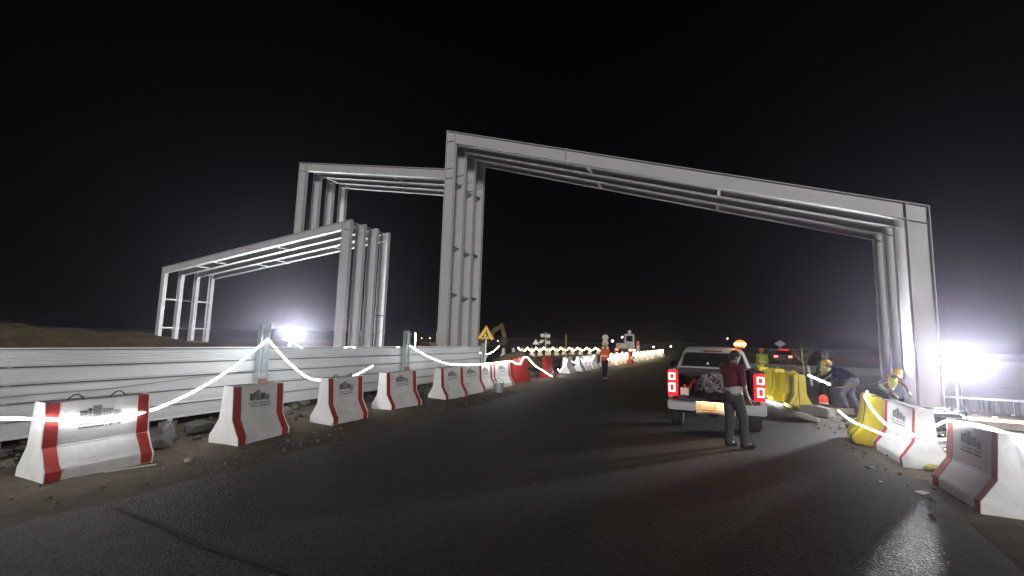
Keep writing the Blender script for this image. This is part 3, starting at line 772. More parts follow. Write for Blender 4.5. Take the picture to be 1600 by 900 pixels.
    b = MB(); b.box((-.5, .1, .5), (-.4, 4.3, .62)); b.box((.4, .1, .5), (.5, 4.3, .62)); b.build('chassis', 'dark_metal', g)
pickup()
# load in the bed
rnd = random.Random(14); cm = MB(); ctrl = []; ph = 0
for i in range(120):
    ph += rnd.uniform(.7, 1.5); rr = rnd.uniform(.10, .34); u = rnd.uniform(.8, 1.3)
    x = .12+.12*math.sin(i*.21)+rr*math.cos(ph)*u; q = max(0, 1-((x-.12)/.5)**2)
    ctrl.append(Vector((x, 10.75+rnd.uniform(-.22, .2), .79+.42*q*abs(math.sin(ph*.5+i*.13)))))
pts = []
for i in range(1, len(ctrl)-2):
    p0, p1, p2, p3 = ctrl[i-1:i+3]
    for k in range(5):
        t = k/5; pts.append(.5*((2*p1)+(p2-p0)*t+(2*p0-5*p1+4*p2-p3)*t*t+(3*p1-p0-3*p2+p3)*t**3))
cm.tube(pts, .010, 5); tag(cm.build('cable_coil', 'cable_grey', smooth=True), 'tangled heap of pale cable in the open pickup bed', 'cable coil')
tl = thing('power_tool', 'orange handled tool lying in the pickup bed by the left tail light', 'power tool', (-.32, 10.55, .745))
b = MB(); b.tube([(-.06, 0, .05), (.0, 0, .2), (.08, 0, .34)], .04, 8, .028); b.build('body', 'orange_plastic', tl, smooth=True)
MB().tube([(.08, 0, .34), (.11, 0, .42)], .012, 6).build('bit', 'dark_metal', tl); MB().bar((-.06, .0, .08), (-.14, 0, .2), .04, .05).build('handle', 'orange_plastic', tl)
t2 = thing('carton', 'small white box on the lowered tailgate end of the bed', 'box', (-.44, 10.32, .745)); MB().cbox((0, 0, .075), (.16, .12, .15)).build('side', 'scrap_white', t2, bevel=.004)
MB().box((-.082, -.062, .151), (.082, .062, .158)).build('lid', 'paper', t2)
t3 = thing('equipment_case', 'black equipment case against the headboard of the pickup bed', 'case', (-.15, 11.55, .745)); MB().cbox((0, 0, .2), (.6, .4, .4)).build('shell', 'black', t3, bevel=.03)
MB().tube([(-.1, -.21, .3), (-.08, -.25, .3), (.08, -.25, .3), (.1, -.21, .3)], .012, 6).build('handle', 'dark_metal', t3)
t3 = thing('sack', 'dusty grey sack lying in the pickup bed beside the cable coil', 'sack', (.5, 11.2, .745)); MB().blob((0, 0, .16), (.3, .26, .17), 3, .1, 2).build('sack_body', 'grey_cloth', t3, smooth=True)

# ------------------------------------------------------------------ people
def remeshed(caps, vox):
    """caps: tapered limbs (p, q, rp, rq) or ellipsoids (c, (rx, ry, rz), rot) fused to one surface"""
    bm = bmesh.new()
    for c in caps:
        if len(c) == 4:
            p, q, a, b2 = Vector(c[0]), Vector(c[1]), c[2], c[3]
            t = q-p; L = max(t.length, 1e-4); rot = t.to_track_quat('Z', 'Y').to_matrix().to_4x4()
            n = 14; prof = [(0.001, -a)]+[(a*math.cos(x), a*math.sin(x)) for x in (-1.0, -.5)]+[(a, 0), (b2, L)]+[(b2*math.cos(x), L+b2*math.sin(x)) for x in (.5, 1.0)]+[(.001, L+b2)]
            rings = []
            mx = Matrix.Translation(p) @ rot
            for r, z in prof: rings.append([bm.verts.new(mx @ Vector((r*math.cos(2*PI*j/n), r*math.sin(2*PI*j/n), z))) for j in range(n)])
            for i in range(len(rings)-1):
                for j in range(n): bm.faces.new((rings[i][j], rings[i][(j+1) % n], rings[i+1][(j+1) % n], rings[i+1][j]))
            bm.faces.new(rings[0][::-1]); bm.faces.new(rings[-1])
        else:
            mx = Matrix.Translation(Vector(c[0])) @ (c[2].to_4x4() if c[2] else Matrix.Identity(4)) @ Matrix.Diagonal((*c[1], 1))
            bmesh.ops.create_uvsphere(bm, u_segments=16, v_segments=10, radius=1, matrix=mx)
    bmesh.ops.recalc_face_normals(bm, faces=bm.faces)
    me = bpy.data.meshes.new('tmp'); bm.to_mesh(me); bm.free()
    o = bpy.data.objects.new('tmp', me); C.objects.link(o)
    rm = o.modifiers.new('r', 'REMESH'); rm.mode = 'VOXEL'; rm.voxel_size = vox
    sm = o.modifiers.new('s', 'SMOOTH'); sm.factor = .5; sm.iterations = 4
    dg = bpy.context.evaluated_depsgraph_get(); ev = o.evaluated_get(dg); em = bpy.data.meshes.new_from_object(ev)
    bpy.data.objects.remove(o); bpy.data.meshes.remove(me)
    return em
def person(label, loc, rz, J, out, vox=.016, hand_curl=.5, group=None):
    """J: joints in local metres (faces +y). out: list of outfit pieces"""
    J = {k: Vector(v) for k, v in J.items()}
    g = thing('person', label, 'person', loc, rz, group)
    hd = J['head']; nk = J['neck']; ax = (hd-nk).normalized()
    face = Vector(J.get('face', (0, 1, 0))).normalized(); face = (face-ax*face.dot(ax)).normalized(); side = face.cross(ax)
    HR = Matrix((side, face, ax)).transposed()
    H = lambda x, y, z: hd+side*x+face*y+ax*z
    caps = [(J['pel'], J['chest'], .125, .15), (J['chest'], nk, .14, .06), (J['pel']+Vector((.06, 0, 0)), J['pel']-Vector((.06, 0, 0)), .115, .115), (nk-ax*.04, hd-ax*.06, .055, .052),
            (hd+ax*.03, (.076, .095, .105), HR), (H(0, .03, -.05), (.058, .066, .07), HR), (H(0, .10, -.015), H(0, .075, .02), .014, .008),
            (H(-.078, -.005, -.01), (.012, .022, .032), HR), (H(.078, -.005, -.01), (.012, .022, .032), HR), (H(0, .078, -.062), (.026, .012, .010), HR)]
    for s in 'lr':
        caps += [(J['sh_'+s], J['chest'], .06, .09), (J['sh_'+s], J['el_'+s], .05, .039), (J['el_'+s], J['wr_'+s], .038, .026),
                 (J['hip_'+s], J['kn_'+s], .083, .055), (J['kn_'+s], J['an_'+s], .052, .036)]
        d = (J['wr_'+s]-J['el_'+s]).normalized(); caps += [(J['wr_'+s], J['wr_'+s]+d*.07, .026, .032)]
        tf = Vector(J.get('toe_'+s, J['an_'+s]+face*.17-Vector((0, 0, .06)))); caps += [(J['an_'+s], tf, .036, .03)]
    me = remeshed(caps, vox)
    bm = bmesh.new(); bm.from_mesh(me)
    extra = MB()
    for s in 'lr':                                       # fingers and thumb
        d = (J['wr_'+s]-J['el_'+s]).normalized(); p = J['wr_'+s]+d*.085
        cu = face if abs(d.dot(face)) < .9 else Vector((0, 0, -1)); cu = (cu-d*cu.dot(d)).normalized(); sd = d.cross(cu)
        for i, ln in enumerate((.062, .074, .07, .056)):
            q0 = p+sd*(-.027+.018*i); a = hand_curl*.6
            q1 = q0+(d*math.cos(a)+cu*math.sin(a))*ln*.5; a *= 2.2; q2 = q1+(d*math.cos(a)+cu*math.sin(a))*ln*.5
            extra.tube([q0-d*.02, q0, q1, q2], .0095, 6, .007)
        q0 = J['wr_'+s]+d*.03+cu*.02; extra.tube([q0, q0+cu*.035+d*.02, q0+cu*.045+d*.055], .011, 6, .008)
    tm = bpy.data.meshes.new('t'); tm.from_pydata(extra.v, [], extra.f); bm.from_mesh(tm); bm.to_mesh(me); bm.free(); bpy.data.meshes.remove(tm)
    me.materials.clear(); me.materials.append(M['skin']); me.name = 'body'
    for p in me.polygons: p.use_smooth = True
    b = bpy.data.objects.new('body', me); C.objects.link(b); b.parent = g
    def cloth(name, caps, m, v=vox):
        me = remeshed(caps, v); me.materials.clear(); me.materials.append(M[m]); me.name = name
        for p in me.polygons: p.use_smooth = True
        o = bpy.data.objects.new(name, me); C.objects.link(o); o.parent = g; return o
    up = (J['chest']-J['pel']).normalized()
    for it in out:
        k = it[0]; m = it[1]
        if k == 'shirt':
            lo = it[2] if len(it) > 2 else 0.0
            cs = [(J['pel']+up*lo, J['chest'], .150, .172), (J['chest'], nk-up*.02, .158, .075), (J['chest']+up*.02, J['pel']+up*(lo+.02), .165, .152)]
            for s in 'lr':
                e = it[3] if len(it) > 3 else 1.0
                cs += [(J['sh_'+s], J['chest'], .08, .1), (J['sh_'+s], J['sh_'+s].lerp(J['el_'+s], min(1, e)), .068, .056)]
                if e > 1: cs += [(J['el_'+s], J['el_'+s].lerp(J['wr_'+s], e-1), .053, .042)]
            cloth('shirt', cs, m)
        if k == 'hem': cloth('undershirt', [(J['pel']+up*.06+Vector((.03, 0, 0)), J['pel']+up*.16, .138, .14), (J['pel']+up*.06-Vector((.03, 0, 0)), J['pel']+up*.16, .138, .14)], m)
        if k == 'vest':
            v = cloth('vest', [(J['pel']+up*.10, J['chest'], .168, .187), (J['chest'], nk-up*.05, .17, .085), (J['sh_l'].lerp(J['chest'], .2), J['chest'], .085, .12), (J['sh_r'].lerp(J['chest'], .2), J['chest'], .085, .12)], m)
            c = J['pel'].lerp(J['chest'], .55); q = up.to_track_quat('Z', 'Y').to_matrix().to_4x4(); r = MB()
            r.lathe([(.193, -.025), (.196, .025)], 20, Matrix.Translation(c) @ q); 
            o = r.build('reflective_band', 'reflective', v, smooth=True)
        if k == 'trousers':
            cs = [(J['pel']+up*.05, J['pel']-up*.04, .142, .14)]
            for s in 'lr': cs += [(J['pel']+(J['hip_'+s]-J['pel'])*.6, J['hip_'+s], .118, .108), (J['hip_'+s], J['kn_'+s], .106, .08), (J['kn_'+s], J['an_'+s]+Vector((0, 0, .0)), .078, .07)]
            cloth('trousers', cs, m)
        if k == 'shoes':
            for s in 'lr':
                tf = Vector(J.get('toe_'+s, J['an_'+s]+face*.17-Vector((0, 0, .06)))); hl = J['an_'+s]-Vector((0, 0, .045))
                cloth('shoe', [(hl-(tf-hl)*.22, tf, .045, .04), (J['an_'+s], hl, .048, .05)], m, .014)
        if k == 'helmet':
            h = MB(); mx = Matrix.Translation(H(0, .0, .055)) @ HR.to_4x4()
            h.lathe([(.128, -.01), (.125, .0), (.112, .005), (.105, .05), (.08, .09), (.04, .108), (.002, .112)], 18, mx); ho = h.build('helmet', m, g, smooth=True)
            pk = MB(); pk.prism([(-.08, .08), (.08, .08), (.05, .165), (-.05, .165)], -.008, .006, 2, mx); pk.build('peak', m, ho)
        if k == 'hair':
            cloth('hair', [(H(0, -.012, .055), (.086, .098, .092), HR), (H(0, -.04, .0), (.078, .07, .08), HR)], m, .012)
        if k == 'beard': cloth('beard', [(H(0, .045, -.075), (.062, .055, .045), HR)], m, .012)
        if k == 'piping':
            for s in 'r':
                a = J['sh_'+s]+Vector((.0, .0, .06)); r = MB()
                r.tube([nk+Vector((.05, -.05, .03)), a+Vector((-.03, -.05, 0)), a.lerp(J['pel'], .35)+Vector((.03, -.155, 0)), a.lerp(J['pel'], .7)+Vector((.05, -.15, 0)), J['pel']+Vector((.1, -.13, .06))], .0045, 5)
                r.build('piping', m, g)
        if k == 'headlamp':
            r = MB(); r.blob(H(.0, .13, .085), (.02, .02, .02), 0, 0, 1); r.build('headlamp', 'far_lamp', g)
    return g
stand = dict(pel=(0, 0, .93), chest=(0, .0, 1.26), neck=(0, -.01, 1.46), head=(0, .015, 1.58), sh_l=(-.18, -.01, 1.40), sh_r=(.18, -.01, 1.40), el_l=(-.23, .0, 1.12), el_r=(.235, -.03, 1.12),
             wr_l=(-.22, .1, .88), wr_r=(.24, .08, .88), hip_l=(-.09, 0, .88), hip_r=(.09, 0, .88), kn_l=(-.10, .03, .48), kn_r=(.10, .02, .48), an_l=(-.10, -.02, .09), an_r=(.11, -.02, .09),
             toe_l=(-.11, .16, .035), toe_r=(.13, .16, .035))
J1 = dict(stand); J1.update(wr_r=(.235, .10, .87), el_l=(-.2, .12, 1.12), wr_l=(-.10, .30, 1.02), kn_r=(.11, .12, .49), an_r=(.11, .12, .09), toe_r=(.14, .31, .035), face=(.25, 1, -.15), head=(.01, .05, 1.57))
person('man in maroon top and grey trousers standing at the open back of the pickup', (.42, 9.15, .012), R(-42), J1,
       [('trousers', 'grey_cloth'), ('hem', 'white_cloth'), ('shirt', 'maroon_cloth', .155, .95), ('shoes', 'dark_cloth'), ('hair', 'hair'), ('beard', 'hair')], .014)
J2 = dict(stand); J2.update(kn_l=(-.12, .10, .48), an_l=(-.16, .16, .09), toe_l=(-.18, .34, .035), kn_r=(.10, -.02, .48), an_r=(.13, -.20, .10), toe_r=(.14, -.03, .035), el_l=(-.27, .06, 1.16), wr_l=(-.30, .26, 1.2))
person('man in an orange vest and yellow helmet walking on the road by the barriers', (-4.65, 22.6, .012), R(-20), J2,
       [('trousers', 'dark_cloth'), ('shirt', 'orange_cloth', 0, 1.2), ('vest', 'orange_cloth'), ('shoes', 'white_cloth'), ('helmet', 'helmet')], .02)
J3 = dict(pel=(0, -.22, .88), chest=(0, .12, 1.12), neck=(0, .28, 1.25), head=(.0, .39, 1.31), face=(0, .7, -.7), sh_l=(-.19, .17, 1.2), sh_r=(.19, .17, 1.2), el_l=(-.24, .36, .98), el_r=(.24, .3, .93),
          wr_l=(-.14, .55, .82), wr_r=(.17, .46, .72), hip_l=(-.1, -.2, .84), hip_r=(.1, -.2, .84), kn_l=(-.13, .04, .46), kn_r=(.14, -.12, .47), an_l=(-.14, -.06, .09), an_r=(.16, -.28, .09), toe_l=(-.15, .14, .035), toe_r=(.17, -.09, .035))
person('bending worker in navy shirt, patchy jeans and yellow helmet beside the timber debris', (3.85, 16.9, .0), R(62), J3,
       [('trousers', 'denim'), ('shirt', 'navy_cloth', 0, 1.7), ('shoes', 'dark_cloth'), ('helmet', 'helmet')], .018, .9)
J4 = dict(J3); J4.update(head=(.02, .36, 1.34))
person('worker in dark clothes with yellow vest half hidden behind the navy shirted one', (3.55, 17.75, .0), R(15), dict(stand, face=(-.6, 1, -.3)),
       [('trousers', 'dark_cloth'), ('shirt', 'dark_cloth', 0, 1.7), ('vest', 'hi_vis'), ('shoes', 'dark_cloth'), ('hair', 'hair')], .02)
J5 = dict(pel=(0, -.25, .62), chest=(0, .02, .90), neck=(0, .16, 1.05), head=(0, .25, 1.13), face=(0, .8, -.6), sh_l=(-.19, .06, 1.0), sh_r=(.19, .06, 1.0), el_l=(-.27, .24, .80), el_r=(.28, .2, .78), wr_l=(-.2, .42, .62), wr_r=(.24, .44, .55),
          hip_l=(-.1, -.22, .58), hip_r=(.1, -.22, .58), kn_l=(-.17, .18, .44), kn_r=(.18, .12, .42), an_l=(-.15, -.08, .09), an_r=(.16, -.12, .09), toe_l=(-.17, .1, .035), toe_r=(.18, .06, .035))
person('crouching worker in yellow reflective vest with a headlamp in front of the right steel columns', (4.9, 16.7, .0), R(205), J5,
       [('trousers', 'dark_cloth'), ('shirt', 'maroon_cloth', 0, 1.7), ('vest', 'hi_vis'), ('shoes', 'dark_cloth'), ('helmet', 'helmet'), ('headlamp', 'x')], .018, .9)
person('distant man in yellow vest and helmet standing beyond the pickup', (2.35, 24.0, .0), R(160), stand,
       [('trousers', 'dark_cloth'), ('shirt', 'hi_vis', 0, 1.5), ('vest', 'hi_vis'), ('shoes', 'dark_cloth'), ('helmet', 'orange_plastic')], .024)

# ------------------------------------------------------------------ signs
def worksign():
    g = thing('roadworks_sign', 'yellow triangular roadworks sign with red border on a white post at the fence end', 'road sign', (-8.75, 17.55, 0), R(18))
    MB().tube([(0, .03, 0), (0, .03, 2.0)], .03, 8).build('post', 'sign_white', g)
    zb, h, wv = 1.78, .62, .40
    def tri(k, y0, y1, m, nm, par):
        cz = zb+h*.36
        return MB().prism([(-wv*k, cz-h*.36*k), (wv*k, cz-h*.36*k), (.0, cz+h*.64*k)], y0, y1, 1).build(nm, m, par)
    pl = tri(1, -.004, .012, 'sign_red', 'plate', g)
    f = tri(.86, -.010, -.003, 'sign_yellow', 'face', pl)
    w_ = MB(); cz = zb
    def poly(p): w_.prism([(x, cz+z) for x, z in p], -.016, -.009, 1)
    poly([(-.02, .36), (.03, .40), (.06, .36), (.02, .32)])                      # head
    poly([(-.03, .32), (.05, .31), (.10, .18), (.02, .17)])                      # bent trunk
    poly([(.02, .18), (.07, .18), (.03, .07), (-.01, .07)]); poly([(.06, .19), (.10, .18), (.14, .07), (.10, .07)])
    poly([(-.02, .30), (.0, .27), (-.09, .17), (-.11, .19)])                     # arm and shovel
    poly([(-.20, .07), (-.05, .07), (-.10, .17), (-.15, .15)])                   # heap
    w_.build('pictogram', 'black', pl)
worksign()
def panel_sign():
    g = thing('panel_sign', 'four small white panels on one post above the distant curved barriers', 'road sign', (-19.4, 56.5, 0), R(19))
    MB().tube([(0, .05, 0), (0, .05, 2.9)], .06, 8).build('post', 'sign_white', g)
    for x, z, sk in ((-.42, 2.45, .05), (.32, 2.4, 0), (-.5, 1.65, -.22), (.32, 1.55, 0)):
        p = MB(); p.prism([(x-.27-sk*.5, z+.22), (x-.27+sk, z-.22), (x+.27+sk, z-.22), (x+.27-sk*.5, z+.22)], -.02, .02, 1); q = p.build('panel', 'sign_white', g)
panel_sign()
g = thing('triangle_sign', 'grey triangular sign seen from behind left of the four panel sign', 'road sign', (-20.6, 56, 0), R(20))
MB().tube([(0, .05, 0), (0, .05, 1.5)], .04, 6).build('post', 'galvanised', g); MB().prism([(-.42, 1.25), (.42, 1.25), (0, 1.95)], -.02, .02, 1).build('plate', 'galvanised', g)
g = thing('round_sign', 'pair of round white signs stacked on one post behind the orange vested man', 'road sign', (-8.6, 42, 0), R(15))
MB().tube([(0, .05, 0), (0, .05, 2.3)], .035, 6).build('post', 'galvanised', g)
for z in (2.22, 1.72):
    MB().lathe([(.29, -.015), (.29, .015)], 20, Matrix.Translation((0, 0, z)) @ Matrix.Rotation(PI/2, 4, 'X')).build('disc', 'sign_white', g)
MB().box((-.30, -.02, 1.0), (.3, .02, 1.4)).build('plate', 'sign_white', g)
tag(MB().tube([(-15.9, 54, 0), (-15.9, 54, 2.6)], .05, 6).build('marker_post', 'yellow_plastic'), 'thin yellow post standing behind the lit curved barrier row', 'post')
g = thing('diamond_sign', 'dim diamond shaped sign above the distant car tail lights', 'road sign', (7.9, 61, 0), R(-8))
MB().tube([(0, .05, 0), (0, .05, 2.1)], .04, 6).build('post', 'galvanised', g); MB().prism([(-.62, 2.2), (0, 1.85), (.62, 2.2), (0, 2.6)], -.02, .02, 1).build('plate', 'galvanised', g)

# ------------------------------------------------------------------ vehicles far off
def far_truck():
    g = thing('works_truck', 'distant works truck with pale cab, dark window and lit red tail lamps', 'truck', (-9.6, 60, 0), R(6))
    MB().box((-1.2, 0, .75), (1.2, 5, 1.05)).build('chassis', 'dark_metal', g)
    MB().box((-1.25, -.05, 1.06), (.35, 2.6, 1.75)).build('load_body', 'car_paint', g, bevel=.04)
    MB().box((-.9, -.07, 1.12), (.2, -.055, 1.2)).build('chevron_band', 'yellow_plastic', g); MB().box((-.9, -.07, 1.38), (.2, -.055, 1.46)).build('chevron_band', 'yellow_plastic', g)
    c = MB(); c.prism([(2.7, 1.06), (2.7, 3.0), (4.2, 2.95), (4.7, 1.9), (4.7, 1.06)], -.35, .95, 0); cb = c.build('cab', 'car_paint', g, bevel=.05)
    MB().box((-.12, 2.66, 2.0), (.72, 2.698, 2.75)).build('cab_window', 'window_glass', g)
    MB().box((.1, 3.0, 3.05), (.5, 3.4, 3.5)).build('roof_box', 'galvanised', g)
    for x in (-1.15, .55, 1.0):
        MB().box((x-.16, -.08, .78), (x+.16, -.02, .98)).build('tail_lamp', 'amber' if x > 0 else 'car_tail', g)
    for x in (-1, 1):
        for y in (.8, 3.9): MB().lathe([(.45, -.15), (.45, .15)], 16, Matrix.Translation((x, y, .45)) @ Matrix.Rotation(PI/2, 4, 'Y')).build('wheel', 'rubber', g)
far_truck()
g = thing('drum_post', 'orange and white striped tall marker beside the distant works truck', 'traffic marker', (-7.7, 57, 0))
MB().lathe([(.3, .0), (.3, .08), (.2, .1), (.2, 2.0), (.12, 2.05)], 12).build('body', 'orange_plastic', g, smooth='auto'); MB().lathe([(.205, .9), (.205, 1.5)], 12).build('band', 'white_plastic', g)
def far_car(label, x, y, rz):
    g = thing('parked_car', label, 'car', (x, y, 0), rz)
    MB().prism([(0, .3), (-.03, .95), (.5, 1.0), (4.1, .9), (4.3, .35)], -.88, .88, 0).build('body', 'dark_metal', g, bevel=.06)
    MB().prism([(.45, .98), (.9, 1.45), (2.4, 1.48), (3.2, .97)], -.75, .75, 0).build('cabin', 'window_glass', g, bevel=.06)
    for s in (-1, 1):
        MB().box((s*.68-.17, -.06, .70), (s*.68+.17, .0, .88)).build('tail_light', 'car_tail', g)
        for yy in (.8, 3.4): MB().lathe([(.32, -.1), (.32, .1)], 14, Matrix.Translation((s*.8, yy, .32)) @ Matrix.Rotation(PI/2, 4, 'Y')).build('wheel', 'rubber', g)
    MB().box((-.5, 1.6, 1.47), (.5, 1.9, 1.58)).build('roof_light', 'tail_core', g)
far_car('distant dark car with red tail lights lit beyond the yellow barriers', 7.75, 58, R(-10))
def loader():
    g = thing('wheel_loader', 'dark unlit site loader with boxy cab seen between the steel columns over the fence', 'loader', (-21.1, 33, 0), R(20))
    MB().prism([(-1.2, .5), (-1.2, 1.25), (-1.1, 1.35), (.5, 1.4), (.5, .5)], -.6, .6, 1).build('engine_hood', 'excavator_paint', g, bevel=.05)
    c = MB()
    for x in (.1, 1.1):
        for y in (-.5, .5): c.bar((x, y, 1.4), (x, y, 2.15), .09, .09)
    c.box((.0, -.6, 2.15), (1.2, .6, 2.25)); c.box((.05, -.55, 1.2), (1.15, .55, 1.5)); c.build('cab', 'steel', g)
    MB().box((.15, -.49, 1.5), (1.05, -.47, 2.14)).build('cab_window', 'window_glass', g)
    MB().box((-1.0, -.12, 1.36), (-.9, .12, 1.62)).build('exhaust', 'dark_metal', g)
    MB().bar((1.1, 0, .9), (2.2, 0, .5), .2, .2).build('lift_arm', 'excavator_paint', g); MB().prism([(2.1, .1), (2.9, .15), (2.3, .8)], -.9, .9, 1).build('bucket', 'dark_metal', g)
    for x in (-.8, .9):
        for y in (-.7, .7): MB().lathe([(.25, -.2), (.6, -.2), (.65, 0), (.6, .2), (.25, .2)], 18, Matrix.Translation((x, y, .65)) @ Matrix.Rotation(PI/2, 4, 'X')).build('wheel', 'rubber', g)
loader()
def excavator():
    g = thing('excavator', 'dim orange excavator with folded arm raised behind the yellow warning sign', 'excavator', (-23.6, 46, 0), R(14))
    for y in (-.8, .8):
        MB().prism([(-1.5, .1), (1.5, .1), (1.8, .45), (1.5, .8), (-1.5, .8), (-1.8, .45)], y-.25, y+.25, 1).build('track', 'rubber', g, bevel=.05)
    MB().box((-1.6, -1.0, .95), (1.2, 1.0, 1.7)).build('upper_body', 'excavator_paint', g, bevel=.08)
    MB().prism([(.2, 1.72), (.2, 2.4), (1.1, 2.4), (1.3, 1.72)], -.95, -.1, 1).build('cab', 'window_glass', g)
    b = MB()
    for (p, q, a, c) in (((.8, .3, 1.7), (1.6, .3, 2.9), .42, .5), ((1.5, .3, 2.8), (2.55, .3, 3.35), .38, .5)): b.bar(p, q, a, c)
    b.build('boom', 'excavator_paint', g, bevel=.04)
    s = MB(); s.bar((2.3, .3, 3.6), (2.75, .3, 2.0), .34, .42); st = s.build('stick', 'excavator_paint', g, bevel=.03)
    MB().prism([(2.5, 1.9), (3.0, 1.9), (2.95, 1.2), (2.3, 1.0), (2.2, 1.3)], -.2, .8, 1).build('bucket', 'dark_metal', g)
excavator()
# lit lamps of the far town and road
tl = [(-78, 118, 1.4), (-81, 118, 1.3), (-76, 119, 1.5), (-73, 120, 1.4), (-70.5, 121, 1.3), (-60, 118, 1.5), (-57.5, 119, 1.5), (-55, 118, 1.2)]
def lamp_post(label, x, y, z, r, m, group):
    g = thing('street_lamp', label, 'street lamp', (x, y, 0), 0, group)
    MB().tube([(0, 0, 0), (0, 0, z)], .05, 5).build('pole', 'dark_metal', g); MB().blob((0, 0, z+r*.6), (r, r, r), 1, 0, 1).build('lantern', m, g)
for i, p in enumerate(tl):
    lamp_post('tiny lit lamp on the horizon under the low portal, %s from its left column' % ORD[i], *p, .16, 'town_light', 'town lamps on the left horizon')
for i, (x, y, z, r, lab) in enumerate([(-13.6, 72, 1.9, .2, 'round white lamp just right of the stacked round signs'), (-12.6, 75, 2.6, .16, 'small white lamp above the left end of the works truck'),
                                     (-7.2, 70, 1.2, .14, 'small white lamp right of the orange drum marker'), (-5.6, 82, 1.3, .16, 'lone white lamp above the far end of the roped barriers'),
                                     (2.9, 75, 2.8, .10, 'faint tiny lamp in the dark just left of the roof beacon')]):
    lamp_post(lab, x, y, z, r, 'far_lamp', 'small lamps along the far road')

# ------------------------------------------------------------------ right roadside clutter
g = thing('low_barrier_fence', 'low grey slatted fence running behind the right floodlight pole', 'fence', (6.55, 17.9, 0))
for i in range(60): MB().box((.02+i*.11, -.015, .06), (.105+i*.11, .012+.008*(i % 2), .43)).build('slat', 'steel_dark', g) if i == 0 else None
sl = [o for o in g.children][0]
for i in range(1, 56):
    o = sl.copy(); C.objects.link(o); o.parent = g; o.location = (i*.11, .006*(i % 2), random.uniform(-.01, .01))
MB().box((0, -.035, .435), (6.2, .03, .49)).build('top_rail', 'galvanised', g)
for i in range(5): MB().box((i*1.5, .035, 0), (i*1.5+.07, .10, .43)).build('post', 'galvanised', g)
g = thing('generator', 'small dark boxy generator on the ground at the foot of the steel column', 'generator', (5.0, 13.9, 0), R(20))
MB().box((-.34, -.2, .06), (.34, .2, .40)).build('case', 'generator_case', g, bevel=.03)
f = MB(); f.tube([(-.37, -.22, .03), (-.37, -.22, .46), (.37, -.22, .46), (.37, -.22, .03)], .016, 6); f.tube([(-.37, .22, .03), (-.37, .22, .46), (.37, .22, .46), (.37, .22, .03)], .016, 6); f.build('tube_frame', 'dark_metal', g)
MB().lathe([(.05, 0), (.05, .03)], 10, Matrix.Translation((.1, 0, .40))).build('fuel_cap', 'black', g); MB().box((-.26, -.215, .14), (.0, -.201, .33)).build('panel', 'black', g)
g = thing('warning_lamp', 'red topped warning lamp with white base beside the near yellow barrier', 'warning lamp', (3.12, 16.0, 0))
MB().lathe([(.16, 0), (.16, .06), (.12, .2), (.11, .24)], 14).build('base', 'white_plastic', g, smooth='auto'); MB().lathe([(.105, .24), (.12, .32), (.1, .4), (.04, .45)], 14).build('lens', mat('red_lens', (.5, .03, .02), .3, emit=((1, .06, .03), .6)), g, smooth=True)
g = thing('concrete_block', 'grey weathered concrete block on the ground past the yellow row', 'concrete block', (2.72, 14.75, 0), R(-48))
MB().prism([(-.42, 0), (.42, 0), (.40, .22), (.05, .26), (-.40, .23)], -.14, .14, 1).build('block', 'pale_stone', g, bevel=.025)
def plank(label, p, q, a, b2, m):
    o = MB().bar(p, q, a, b2).build('plank', m); tag(o, label, 'plank', 'loose timber and boards on the right roadside')
plank('pale plank lying flat behind the concrete block', (2.9, 15.3, .06), (4.5, 15.6, .08), .03, .2, 'pale_timber')
plank('dark plank crossing over the pale one near the workers', (3.0, 15.9, .14), (4.3, 15.1, .10), .04, .14, 'dark_timber')
plank('long thin batten in front of the generator', (3.9, 12.6, .06), (6.6, 13.3, .06), .04, .09, 'pale_timber')
plank('broad board lying near the right edge beyond the end barrier', (5.2, 11.0, .07), (7.2, 11.8, .07), .03, .28, 'timber')
plank('pale board propped against the rubble beyond the generator', (5.6, 14.8, .06), (7.8, 14.3, .12), .03, .22, 'pale_timber')
plank('grey batten lying along the kerb side of the floodlight', (4.4, 11.4, .06), (6.6, 12.2, .07), .05, .07, 'dark_timber')
plank('wooden shovel shaft slanting past the navy worker', (3.55, 16.75, .62), (4.75, 16.2, .9), .03, .03, 'timber')
plank('thin wooden stake held at the left of the navy worker', (3.05, 16.2, .78), (3.45, 16.6, 1.0), .03, .03, 'timber')
def hose(label, pts, r, m):
    P = []; pts = [Vector(p) for p in pts]
    for i in range(len(pts)-1):
        p0 = pts[max(i-1, 0)]; p1 = pts[i]; p2 = pts[i+1]; p3 = pts[min(i+2, len(pts)-1)]
        for k in range(6):
            t = k/6; P.append(.5*((2*p1)+(p2-p0)*t+(2*p0-5*p1+4*p2-p3)*t*t+(3*p1-p0-3*p2+p3)*t**3))
    P.append(pts[-1]); tag(MB().tube(P, r, 6).build('hose', m, smooth=True), label, 'hose', 'hoses and cables on the right roadside')
hose('yellow hose curving over the ground from the floodlight to the right edge', [(5.4, 15.3, .05), (6.0, 14.3, .05), (6.4, 13.5, .05), (7.4, 13.2, .05), (8.8, 12.9, .05)], .025, 'yellow_plastic')
hose('black hose snaking on the lit ground behind the end barrier', [(4.5, 12.9, .06), (5.2, 12.2, .06), (5.6, 12.7, .06), (6.4, 12.0, .06), (7.6, 11.2, .06)], .03, 'rubber')
hose('grey cable trailing from the generator towards the end barrier', [(4.9, 13.6, .05), (4.5, 12.4, .05), (4.9, 11.4, .05), (4.4, 10.2, .05), (5.2, 9.3, .05)], .018, 'cable_grey')
def scrap(name, label, cat, loc, r, m, seed, flat=.3, group=None):
    o = MB().blob((0, 0, r*flat*.8), (r, r*.7, r*flat), seed, .35, 1).build(name, m); o.location = loc; o.rotation_euler = (0, 0, seed); tag(o, label, cat, group)
